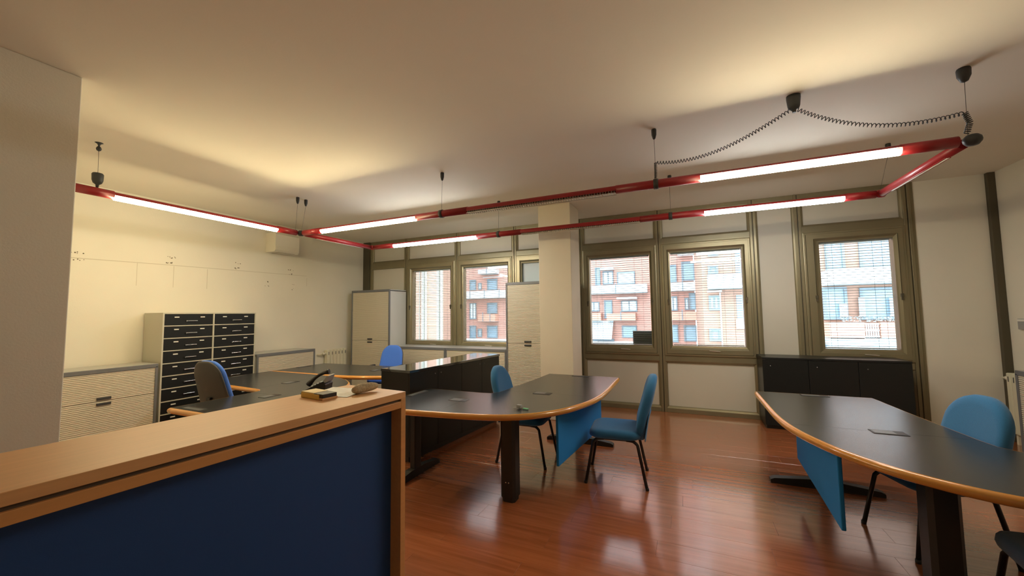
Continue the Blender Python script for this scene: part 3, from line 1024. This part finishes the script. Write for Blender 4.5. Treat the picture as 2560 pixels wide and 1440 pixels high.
sb = thing('black_sideboard', 'black sideboard under the narrow window', 'cabinet', (0.915, 6.09, 0))
SW, SD, SH = 1.50, 0.44, 0.93
MB().box(0, SW, -0.004, SD, SH - 0.025, SH, 0.002).build('top', 'black_laminate', sb)
MB().box(0.002, SW - 0.002, 0.02, SD, 0.05, SH - 0.025).build('body', 'black_laminate', sb)
MB().box(0.02, SW - 0.02, 0.04, SD, 0, 0.05).build('plinth', 'black_metal', sb)
for k in range(3):
    d = MB().box(k * SW / 3 + 0.003, (k + 1) * SW / 3 - 0.002, 0, 0.02, 0.052, SH - 0.028, 0.0015).build('door', 'black_laminate', sb)
    MB().lathe([(0.007, -0.002), (0.007, 0.004), (0.005, 0.006), (0.0, 0.007)], 10).build('lock', 'lock_metal', d, (k * SW / 3 + 0.09, 0.0, SH - 0.11)).rotation_euler = (PI / 2, 0, 0)


# ------------------------------------------------------------------ chairs
def seat_pillow(w_, d_, z0, z1, r=0.11):
    ol = rrect(w_, d_, r, 6)

    def fn(u, v, h):
        dip = -0.012 * math.exp(-((u / 0.13) ** 2 + ((v + 0.05) / 0.12) ** 2)) if h > 0.6 else 0
        front = -0.018 * max(0, (v - d_ * 0.25) / (d_ * 0.25)) ** 2
        return (u, v, z0 + (z1 - z0) * h + (dip + front) * (1 if h > .3 else .5))
    return MB().pillow(ol, [(0, 0.80), (0.02, 0.90), (0.18, 0.975), (0.45, 1.0), (0.72, 0.985), (0.90, 0.94), (0.985, 0.84), (1.0, 0.70), (1.0, 0.45), (1.0, 0.2)], fn)


def back_pillow(w_, h_, thick, zc, y0, lean, r, belly=0.03, top_narrow=0.06):
    ol = rrect(w_, h_, r, 7)

    def fn(u, v, h):
        t = (v + h_ / 2) / h_
        uu = u * (1 - top_narrow * max(0, t - 0.35) / 0.65)
        bend = 0.45 * uu * uu
        y = y0 + thick * (h - 0.5) + bend - lean * (t - 0.1) + belly * math.sin(PI * min(1, max(0, t * 1.6))) * 0.5
        return (uu, y, zc + v)
    return MB().pillow(ol, [(0, 0.55), (0.0, 0.80), (0.05, 0.92), (0.22, 0.985), (0.5, 1.0), (0.78, 0.985), (0.95, 0.92), (1.0, 0.80), (1.0, 0.5), (1.0, 0.2)], fn)


def make_side_chair(label, fabric, loc, rz, group=None):
    """faces +y; four splayed black tube legs, upholstered seat and tall back"""
    t = thing('upholstered_chair', label, 'chair', (loc[0], loc[1], 0), rz, group)
    s = seat_pillow(0.475, 0.47, 0.405, 0.49).build('seat', fabric, t)
    for q in (-0.05, 0.05):
        MB().lathe([(0.001, 0.0), (0.009, 0.001), (0.012, 0.004), (0.009, 0.007), (0.001, 0.008)], 10, (q, -0.10, 0.474)).build('button', fabric, s)
    b = back_pillow(0.43, 0.60, 0.085, 0.672, -0.235, 0.13, 0.19, top_narrow=0.10).build('backrest', fabric, t)
    # stitched cover pocket over the lower back

    def fn(u, v, h):
        tt = (v + 0.16) / 0.60
        return (u, -0.235 - 0.047 - 0.006 * h + 0.45 * u * u - 0.13 * (tt - 0.1) + 0.015 * math.sin(PI * min(1, max(0, tt * 1.6))), 0.532 + v)
    MB().pillow(rrect(0.40, 0.28, 0.05, 4), [(0, 1.0), (0.5, 1.0), (1, 0.97), (1, 0.6)], fn).build('back_pocket', fabric, b)
    MB().box(-0.16, 0.16, -0.16, 0.16, 0.385, 0.412, 0.004).build('seat_pan', 'black_metal', t)
    for sx in (-1, 1):
        for sy in (-1, 1):
            top = Vector((sx * 0.175, sy * 0.10, 0.398))
            k1 = Vector((sx * 0.185, sy * 0.165, 0.395))
            k2 = Vector((sx * 0.19, sy * 0.195, 0.365))
            ft = Vector((sx * 0.225, sy * 0.265, 0.0))
            pts = [top, top.lerp(k1, 0.7)] + bez(top.lerp(k1, 0.75), k1, k2 * 0.6 + k1 * 0.4, k2, 6)[1:] + [ft]
            lg = MB().tube(pts, 0.0135, 10).build('leg', 'black_metal', t)
            MB().lathe([(0.0135, 0.0), (0.0155, 0.003), (0.015, 0.022), (0.0135, 0.024)], 10, (ft.x, ft.y, 0)).build('foot_cap', 'black_metal', lg)
        MB().tube([(sx * 0.175, -0.14, 0.398), (sx * 0.175, 0.14, 0.398)], 0.0115, 8).build('side_rail', 'black_metal', t)
    return t


make_side_chair('blue upholstered chair standing loose beside the blue desk panel', 'teal_fabric', (-0.64, 3.835), math.radians(95))
make_side_chair('blue upholstered chair tucked behind the desk with keys', 'teal_fabric', (-1.60, 3.95), math.radians(-88))
make_side_chair('blue upholstered chair behind the desk nearest the right wall', 'teal_fabric', (1.44, 3.535), math.atan2(-0.26, -0.97) - PI / 2)
make_side_chair('blue chair with shade put into its fabric colour, pushed under the curved edge of the desk near the right wall', 'shaded_blue_fabric', (1.53, 2.52), math.radians(-6))


def make_swivel(label, loc, rz, fabric, top, arms):
    t = thing('swivel_chair', label, 'chair', (loc[0], loc[1], 0), rz)
    seat_pillow(0.49, 0.47, 0.42, 0.50).build('seat', fabric, t)
    back = back_pillow(0.43, 0.56, 0.055, top - 0.28, -0.225, 0.12, 0.16, top_narrow=0.16).build('backrest', fabric, t)

    def fn(u, v, h):
        tt = (v + 0.275) / 0.55
        uu = u * (1 - 0.16 * max(0, tt - 0.35) / 0.65)
        return (uu, -0.225 - 0.031 - 0.022 * h + 0.45 * uu * uu - 0.12 * (tt - 0.1) + 0.015 * math.sin(PI * min(1, max(0, tt * 1.6))), top - 0.28 + v)
    MB().pillow(rrect(0.425, 0.55, 0.16, 7), [(0, 1.0), (0.4, 1.0), (0.8, 0.97), (1, 0.90), (1, 0.5)], fn).build('back_shell', 'chair_shell', back)
    MB().box(-0.035, 0.035, -0.31, 0.02, 0.395, 0.42, 0.005).box(-0.03, 0.03, -0.32, -0.29, 0.40, 0.72, 0.005).build('back_bar', 'black_metal', t)
    MB().lathe([(0.025, 0.08), (0.025, 0.25), (0.018, 0.25), (0.018, 0.41)], 12).build('gas_column', 'black_metal', t)
    MB().box(-0.11, 0.11, -0.11, 0.11, 0.39, 0.425, 0.006).build('mechanism', 'black_metal', t)
    for k in range(5):
        a = k * 2 * PI / 5 + 0.3
        c, s = math.cos(a), math.sin(a)
        f = MB().tube([(0, 0, 0.115), (0.15 * c, 0.15 * s, 0.10), (0.27 * c, 0.27 * s, 0.065)], [0.024, 0.019, 0.014], 8).build('base_arm', 'black_metal', t)
        MB().tube([(0.27 * c - 0.016 * s, 0.27 * s + 0.016 * c, 0.027), (0.27 * c + 0.016 * s, 0.27 * s - 0.016 * c, 0.027)], 0.027, 12).build('castor', 'black_metal', f)
    if arms:
        for sx in (-1, 1):
            ar = MB().tube([(sx * 0.17, -0.02, 0.415), (sx * 0.25, -0.02, 0.42), (sx * 0.27, -0.02, 0.46), (sx * 0.265, -0.02, 0.665)], 0.014, 8).build('arm_post', 'black_metal', t)
            MB().box(sx * 0.265 - 0.03, sx * 0.265 + 0.03, -0.14, 0.12, 0.66, 0.69, 0.012).build('armrest', 'black_metal', ar)
    return t


make_swivel('blue swivel chair with dark back shell in front of the drawer unit', (-4.585, 2.74), math.radians(7), 'violet_fabric', 1.105, False)
make_swivel('bright violet-blue swivel chair with armrests by the low window cabinets', (-4.76, 5.25), math.radians(196), 'violet_fabric', 1.01, True)


# ------------------------------------------------------------------ radiators, wall box, thermostat
def radiator(label, loc, rz, n, h, pitch=0.08):
    t = thing('radiator', label, 'radiator', (loc[0], loc[1], 0), rz)
    # front on local -y, sections along x
    for k in range(n):
        x = k * pitch
        s = MB().box(x + 0.003, x + pitch - 0.003, -0.09, 0.0, 0.12, h, 0.012).build('section', 'radiator', t)
        MB().box(x + pitch / 2 - 0.006, x + pitch / 2 + 0.006, -0.093, -0.088, h - 0.10, h - 0.04, 0.002).build('slot', 'handle_dark', s)
    MB().tube([(-0.02, -0.045, h - 0.07), (n * pitch + 0.02, -0.045, h - 0.07)], 0.02, 10).build('header_pipe', 'radiator', t)
    MB().tube([(-0.02, -0.045, 0.16), (n * pitch + 0.02, -0.045, 0.16)], 0.02, 10).build('header_pipe', 'radiator', t)
    MB().tube([(-0.02, -0.045, h - 0.07), (-0.07, -0.045, h - 0.07)], 0.024, 10).build('valve', 'plastic_cream', t)
    MB().tube([(-0.07, -0.045, h - 0.07), (-0.12, -0.045, h - 0.075), (-0.14, -0.03, h - 0.08), (-0.14, 0.02, h - 0.08)], 0.012, 8).build('supply_pipe', 'radiator', t)
    for x in (0.04, n * pitch - 0.04):
        MB().box(x - 0.015, x + 0.015, -0.06, -0.03, 0, 0.13).build('foot', 'radiator', t)
    return t


radiator('cream radiator on the left wall beside the corner tall cabinet', (-6.525, 5.50), PI / 2, 6, 0.885)
radiator('cream radiator on the right wall behind the desk chair', (3.44, 6.44), -PI / 2, 9, 0.80)

bx = thing('wall_box', 'cream plastic box mounted high on the left wall', 'wall unit', (XL, 4.50, 2.66))
MB().prism([(0.0, 0.0), (0.22, 0.0), (0.25, 0.03), (0.25, 0.30), (0.22, 0.33), (0.0, 0.33)], -0.20, 0.24, 'y').build('housing', 'plastic_cream', bx)
MB().box(0.03, 0.22, -0.12, 0.18, -0.008, 0.002).build('outlet_grille', 'louvre', bx)
MB().box(0.248, 0.254, -0.16, 0.20, 0.03, 0.10, 0.002).build('front_flap', 'plastic_cream', bx)

tm = thing('thermostat', 'small grey thermostat box on the right wall above the radiator', 'thermostat', (XR, 6.28, 1.36))
MB().box(-0.035, 0, -0.13, 0.06, -0.06, 0.06, 0.004).build('case', 'grey_plastic', tm)
MB().box(-0.042, -0.034, -0.12, 0.05, 0.03, 0.055, 0.003).build('cover', 'label_white', tm)

# ------------------------------------------------------------------ small things
# telephone on the return of the left desk
ph = thing('telephone', 'black and grey desk telephone behind the counter', 'telephone', (-3.63, 2.98, DZ + 0.0005), math.radians(28))
ph.scale = (1.15, 1.15, 1.15)
MB().prism([(-0.11, 0.0), (0.10, 0.0), (0.11, 0.075), (0.085, 0.105), (-0.10, 0.022)], -0.085, 0.085, 'y').build('base', 'black_metal', ph)
MB().prism([(0.06, 0.075), (0.115, 0.10), (0.135, 0.155), (0.115, 0.155), (0.085, 0.115)], -0.07, 0.07, 'y').build('display', 'grey_plastic', ph)
hs_ = MB().tube(bez((-0.055, -0.055, 0.075), (0.0, -0.055, 0.145), (0.06, -0.055, 0.185), (0.13, -0.055, 0.195), 10), [0.024, 0.024, 0.019, 0.016, 0.015, 0.015, 0.015, 0.016, 0.019, 0.024, 0.024], 10).build('handset', 'black_metal', ph)
m = MB()
for r in range(4):
    for c in range(3):
        x = -0.05 + r * 0.026
        m.box(x - 0.009, x + 0.009, 0.0 + c * 0.026 - 0.009, 0.0 + c * 0.026 + 0.009, 0.045 + r * 0.0118, 0.055 + r * 0.0118)
m.build('keypad', 'grey_plastic', ph)
MB().tube([(0.085, -0.06, 0.0), (0.10, -0.06, 0.08)], 0.010, 8).build('stand', 'grey_plastic', ph)

# on the counter: yellow box, paper, stone
yb = thing('yellow_box', 'small yellow wooden box with black end on the counter', 'box', (-1.872, 1.548, CZ), math.radians(-7))
yb.scale = (0.86, 0.95, 0.95)
MB().box(-0.115, 0.08, -0.045, 0.05, 0, 0.030, 0.004).build('body', 'yellow_wood', yb)
MB().box(-0.112, 0.02, -0.043, 0.047, 0.030, 0.036, 0.002).build('lid', 'yellow_top', yb)
MB().box(0.02, 0.115, -0.042, 0.046, 0.012, 0.034, 0.002).build('black_end', 'black_metal', yb)
MB().box(0.08, 0.117, -0.045, 0.05, 0, 0.012, 0.002).build('ledge', 'beech', yb)

pp = MB()
NX, NY = 12, 14
vs, fs = [], []
for j in range(NY + 1):
    for i in range(NX + 1):
        u, v = i / NX - 0.5, j / NY - 0.5
        z = 0.0035 + 0.0022 * math.sin(7 * u + 3 * v) * math.cos(5 * v) + 0.004 * max(0, abs(u) - 0.38)
        vs.append((u * 0.27, v * 0.24, max(0.0008, z)))
for j in range(NY):
    for i in range(NX):
        a = j * (NX + 1) + i
        fs.append((a, a + 1, a + NX + 2, a + NX + 1))
pp.add(vs, fs, True)
n0 = len(vs)
pp.add([(x, y, z - 0.0007) for x, y, z in vs], [f[::-1] for f in fs], True)
tag(pp.build('paper_sheet', 'paper', None, (-1.875, 1.695, CZ), math.radians(12)), 'crumpled white paper sheet on the counter', 'paper')

# kidney-shaped stone
st = MB()
K, R_ = 34, 16
path = bez((-0.084, -0.008, 0.026), (-0.035, 0.014, 0.028), (0.02, 0.008, 0.031), (0.084, -0.014, 0.032), K)
vs, fs = [], []
for i, p in enumerate(path):
    t_ = i / K
    rr = 0.031 * (max(0.0, 1 - abs(2 * t_ - 1) ** 2.4)) ** 0.5 * (1.0 - 0.08 * math.sin(PI * t_)) + 0.0004
    d = (path[min(i + 1, K)] - path[max(i - 1, 0)]).normalized()
    e1 = d.cross(Vector((0, 0, 1))).normalized()
    e2 = e1.cross(d)
    for j in range(R_):
        a = 2 * PI * j / R_
        q = p + (e1 * math.cos(a) * 1.02 + e2 * math.sin(a) * 0.92) * rr
        vs.append((q.x, q.y, max(0, q.z)))
for i in range(K):
    for j in range(R_):
        fs.append((i * R_ + j, i * R_ + (j + 1) % R_, (i + 1) * R_ + (j + 1) % R_, (i + 1) * R_ + j))
st.add(vs, fs, True)
tag(st.build('stone', 'stone', None, (-1.722, 1.738, CZ), math.radians(80)), 'brown potato-shaped stone lying on the counter end', 'stone')

# keys with a green tag
kk = thing('key_bunch', 'bunch of keys with green tag on the black desk', 'keys', (-1.30, 3.09, DZ), math.radians(-12))
MB().tube([(0.018 * math.cos(a) - 0.0, 0.018 * math.sin(a), 0.004) for a in [k * 2 * PI / 16 for k in range(16)]], 0.0015, 6, closed=True).build('ring', 'chrome', kk)
for k, a in enumerate((2.6, 3.3, 4.0)):
    c, s = math.cos(a), math.sin(a)
    kb = MB().prism([(0.014 * math.cos(q), 0.012 * math.sin(q)) for q in [j * PI / 5 for j in range(10)]], 0, 0.003).box(0.012, 0.05, -0.004, 0.004, 0, 0.0025)
    kb.build('key', 'chrome', kk, (0.026 * c, 0.026 * s, 0.003 + 0.004 * k), a)
MB().box(-0.05, -0.005, -0.012, 0.018, 0.006, 0.032, 0.005).build('fob', 'grey_plastic', kk)
MB().prism([(0.016, -0.010), (0.062, -0.012), (0.068, 0.0), (0.062, 0.012), (0.016, 0.010)], 0.004, 0.010).build('tag', 'green_tag', kk)

# ------------------------------------------------------------------ outdoors
tag(MB().box(-80, 60, YW + 0.4, 80, -9.2, -9.0).build('street', 'street'), kind='structure')


def building(name, label, mt, Y, x0, x1, z0, z1, depth):
    t = thing(name, label, 'building', ((x0 + x1) / 2, Y, z0))
    ox, oz = (x0 + x1) / 2, z0
    MB().box(x0 - ox, x1 - ox, 0, depth, 0, z1 - oz).build('wall', mt, t)

    def put(nm, m, mtl, par=None):
        m.v = [(x - ox, y_ - Y, z - oz) for x, y_, z in m.v]
        return m.build(nm, mtl, par or t)

    def rect(px0, py0, px1, py1):
        a, b = at_y(px0, py0, Y), at_y(px1, py1, Y)
        zc0 = at_y((px0 + px1) / 2, py1, Y).z
        zc1 = at_y((px0 + px1) / 2, py0, Y).z
        return a.x, b.x, zc0, zc1

    def window(R, panes=0, pm='window_blue'):
        x0_, x1_, za, zb = rect(*R)
        f = put('window', MB().frame(x0_, x1_, za, zb, [(0, 0.0), (0, 0.12), (0.12, 0.12), (0.12, -0.05)], Y), 'frame_dark')
        if panes:
            xm = (x0_ + x1_) / 2
            put('pane', MB().box(x0_ + 0.1, xm - 0.06, Y - 0.03, Y - 0.005, za + 0.1, zb - 0.1), 'window_pale', f)
            put('pane', MB().box(xm + 0.06, x1_ - 0.1, Y - 0.03, Y - 0.005, za + 0.1, zb - 0.1), 'window_pale', f)
            put('mullion', MB().box(xm - 0.06, xm + 0.06, Y - 0.08, Y - 0.005, za, zb), 'frame_dark', f)
        else:
            put('pane', MB().box(x0_ + 0.1, x1_ - 0.1, Y - 0.03, Y - 0.005, za + 0.1, zb - 0.1), pm, f)

    def balcony(R, mtl, out=1.1, soff=True, posts=0):
        x0_, x1_, za, zb = rect(*R)
        o = put('balcony', MB().box(x0_, x1_, Y - out, Y - out + 0.12, za, zb).box(x0_ + 0.11, x1_ - 0.11, Y - out + 0.121, Y - 0.01, za + 0.01, za + 0.15).box(x0_, x0_ + 0.1, Y - out + 0.121, Y - 0.01, za, zb).box(x1_ - 0.1, x1_, Y - out + 0.121, Y - 0.01, za, zb), mtl)
        if soff:
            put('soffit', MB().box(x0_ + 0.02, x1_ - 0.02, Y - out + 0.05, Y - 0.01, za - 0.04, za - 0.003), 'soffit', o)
        for k in range(posts):
            xx = x0_ + (x1_ - x0_) * (k + 0.7) / (posts + 0.4)
            put('rail_post', MB().box(xx - 0.05, xx + 0.05, Y - out - 0.04, Y - out, za, zb + 0.25), 'frame_dark', o)

    def slab(nm, R, mtl, out=0.1):
        x0_, x1_, za, zb = rect(*R)
        return put(nm, MB().box(x0_, x1_, Y - out, Y, za, zb), mtl)
    return window, balcony, slab, put, rect


def zr(ox, oy, s):
    return lambda a, b, c, d: (ox + a / s, oy + b / s, ox + c / s, oy + d / s)


# far apartment block across the street
Wn, Ba, Sl, Put, Rc = building('apartment_building', 'pale brick apartment block with long white balconies across the street', 'brick_pale', 44, -75, 1.0, -9, 24, 10)
A = zr(1160, 650, 6.857)
for r in ((100, 345, 210, 520), (400, 325, 575, 520), (400, 735, 575, 920), (100, 1125, 212, 1340), (400, 1125, 580, 1340), (400, -60, 575, 120), (100, -40, 212, 110)):
    Wn(A(*r))
Wn(A(250, 390, 305, 510), pm='window_pale')
Wn(A(240, 1180, 312, 1320), pm='soffit')
Wn(A(100, 735, 215, 1015), 2)
Ba(A(10, 535, 850, 655), 'balcony_white', posts=3)
Ba(A(310, 930, 600, 1050), 'balcony_orange', posts=2)
Ba(A(310, 175, 600, 245), 'balcony_white', posts=1)
Sl('ledge', A(330, 285, 660, 300), 'balcony_white')
Sl('ledge', A(-20, 1350, 860, 1420), 'balcony_white', 0.8)
A = zr(1020, 660, 7.2)
for r in ((665, 235, 790, 500), (665, 640, 790, 925), (665, 1035, 790, 1340)):
    Wn(A(*r))
Ba(A(655, 510, 800, 632), 'balcony_white')
Sl('ledge', A(660, 985, 790, 1030), 'balcony_white', 0.5)
A = zr(1460, 620, 5.54)
Wn(A(150, 270, 232, 515))
Wn(A(258, 320, 412, 505), 2)
Wn(A(455, 330, 712, 500), pm='window_pale')
Sl('awning', A(245, 285, 420, 312), 'balcony_white', 0.9)
Ba(A(60, 515, 885, 632), 'balcony_white', posts=1)
Sl('awning', A(468, 685, 742, 714), 'balcony_white', 0.9)
Wn(A(60, 745, 218, 880), 2)
Wn(A(278, 725, 400, 975))
Wn(A(512, 725, 742, 880), 2)
Ba(A(40, 905, 262, 1000), 'balcony_orange')
Ba(A(338, 905, 732, 1000), 'balcony_orange', posts=1)
Wn(A(523, 1075, 738, 1245))
Wn(A(110, 1255, 420, 1300))
Sl('ledge', A(60, 1290, 700, 1330), 'balcony_white', 0.6)
# glazed lean-to canopy with its grid of bars
x0_, x1_, za, zb = Rc(*A(100, 1012, 412, 1245))
cn = Put('canopy', MB().prism([(43.9, zb), (42.4, za), (42.4, za - 0.08), (43.9, zb - 0.08)], x0_, x1_, 'x'), 'window_blue')
bars = MB()
for k in range(15):
    xx = x0_ + (x1_ - x0_) * k / 14
    bars.prism([(43.9, zb + 0.03), (42.36, za + 0.03), (42.36, za), (43.9, zb)], xx - 0.045, xx + 0.045, 'x')
for k in range(9):
    f = k / 8
    bars.box(x0_, x1_, 43.9 - 1.52 * f - 0.04, 43.9 - 1.52 * f + 0.04, zb + (za - zb) * f - 0.03, zb + (za - zb) * f + 0.06)
Put('canopy_bars', bars, 'balcony_white', cn)
A = zr(1660, 610, 5.333)
for r in ((225, 235, 412, 490), (60, 280, 172, 515), (330, 650, 432, 880), (60, 1080, 196, 1310), (262, 1085, 442, 1300)):
    Wn(A(*r))
Wn(A(60, 700, 184, 890), 2)
Wn(A(272, 720, 332, 880), pm='window_pale')
Ba(A(60, 520, 442, 628), 'balcony_white', posts=1)
Ba(A(60, 905, 437, 1012), 'balcony_orange', posts=1)
Sl('awning', A(180, 140, 430, 160), 'balcony_white', 0.8)
# further windows of the same block, seen only from other places in the room
for (xa, xb) in ((-47, -45.4), (-42, -40.4), (-37, -35.4), (-17.2, -15.6), (-13.5, -12.0)):
    for zz in (-6.2, -3.2, -0.2, 2.8, 5.8, 8.8, 12):
        f = Put('window', MB().frame(xa, xb, zz, zz + 1.7, [(0, 0.0), (0, 0.12), (0.12, 0.12), (0.12, -0.05)], 44), 'frame_dark')
        Put('pane', MB().box(xa + 0.1, xb - 0.1, 43.97, 43.995, zz + 0.1, zz + 1.6), 'window_blue', f)

# nearer block on the right with deep balconies
Wn, Ba, Sl, Put, Rc = building('apartment_building', 'nearer orange brick block with deep white balcony across the street', 'brick_orange', 26, 1.03, 26, -9, 18, 16)
A = zr(1660, 610, 5.333)
Wn(A(580, 285, 725, 410))
Wn(A(580, 120, 725, 170))
Ba(A(572, 415, 1150, 592), 'balcony_white', posts=0)
Sl('ledge', A(575, 622, 768, 646), 'balcony_white', 0.25)
Wn(A(592, 688, 748, 885), 2)
Wn(A(600, 1125, 768, 1295))
Sl('pilaster', A(752, 648, 772, 1400), 'balcony_white', 0.15)
Sl('shutter', A(940, 100, 1150, 400), 'window_blue', 0.05)
Sl('shutter', A(960, 680, 1150, 1130), 'window_blue', 0.05)
Sl('panel', A(960, 1010, 1150, 1130), 'window_pale', 0.1)
A = zr(2030, 580, 4.645)
Wn(A(130, 60, 385, 445))
Wn(A(525, 60, 1100, 415))
Ba(A(100, 440, 1100, 605), 'balcony_white', 1.4)
Wn(A(110, 640, 420, 1020))
Wn(A(540, 640, 1100, 1020))
for (a, b, c) in ((295, 830, 400), (515, 760, 605), (870, 760, 965)):
    x0_, x1_, za, zb = Rc(*A(a, b, c, 985))
    m = MB()
    pts = []
    for k in range(13):
        xx = x0_ + (x1_ - x0_) * k / 12
        pts.append((xx, 25.80 + (0.04 if k % 2 else -0.04)))
    vs = [(x, y_, z) for (x, y_) in pts for z in (za, zb)]
    m.add(vs, [(2 * k, 2 * k + 2, 2 * k + 3, 2 * k + 1) for k in range(12)])
    Put('curtain', m, 'curtain')
Ba(A(100, 1040, 490, 1212), 'balcony_orange', 1.4)
Ba(A(655, 1040, 1100, 1212), 'balcony_orange', 1.4)
x0_, x1_, za, zb = Rc(*A(490, 1050, 655, 1205))
gt = MB()
for k in range(6):
    xx = x0_ + (x1_ - x0_) * (k + 0.5) / 6
    gt.box(xx - 0.025, xx + 0.025, 24.68, 24.72, za, zb)
for zz in (za + 0.05, (za + zb) / 2, zb - 0.05):
    gt.box(x0_, x1_, 24.67, 24.73, zz - 0.03, zz + 0.03)
Put('balcony_railing', gt, 'balcony_white')
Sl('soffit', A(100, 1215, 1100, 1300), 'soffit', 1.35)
Wn(A(130, 1300, 1100, 1500), pm='window_pale')
# plants along the balcony
for k in range(9):
    x0_, x1_, za, zb = Rc(*A(250 + k * 82, 985, 300 + k * 82, 1042))
    m = MB()
    for q in range(26):
        cx, cy, cz = random.uniform(x0_, x1_), 24.75 + random.uniform(-.15, .15), random.uniform(za, zb)
        r = random.uniform(0.05, 0.12)
        a, b = random.random() * 6.28, random.uniform(-.6, .9)
        m.add([(cx, cy, cz), (cx + r * math.cos(a), cy + r * .5, cz + r * b), (cx + r * math.cos(a + .8), cy - r * .4, cz + r * (b + .7))], [(0, 1, 2)])
    Put('balcony_plant', m, 'soffit')

# orange wing on the left with down-pipes
Wn, Ba, Sl, Put, Rc = building('apartment_building', 'windowless orange wing with vertical down-pipes across the street', 'brick_orange', 30, -42, at_y(1106, 760, 30).x, -9, 20, 1.6)
A = zr(1020, 660, 7.2)
for (a, b, mt_, o_) in ((255, 275, 'pipe_cream', .12), (280, 312, 'pipe_grey', .2), (316, 350, 'pipe_cream', .12), (530, 552, 'pipe_cream', .12), (556, 582, 'pipe_grey', .2), (588, 634, 'pipe_cream', .10), (110, 138, 'pipe_cream', .12), (212, 222, 'pipe_grey', .1)):
    x0_ = at_y(1020 + a / 7.2, 760, 30).x
    x1_ = at_y(1020 + b / 7.2, 760, 30).x
    Put('down_pipe', MB().box(x0_, x1_, 30 - o_, 30, -9, 20), mt_)
for py in (700, 733, 765, 785, 812):
    zz = at_y(1075, py, 30).z
    Put('string_course', MB().box(-42, at_y(1095, 760, 30).x, 29.95, 30.0, zz - 0.04, zz + 0.04), 'balcony_orange')
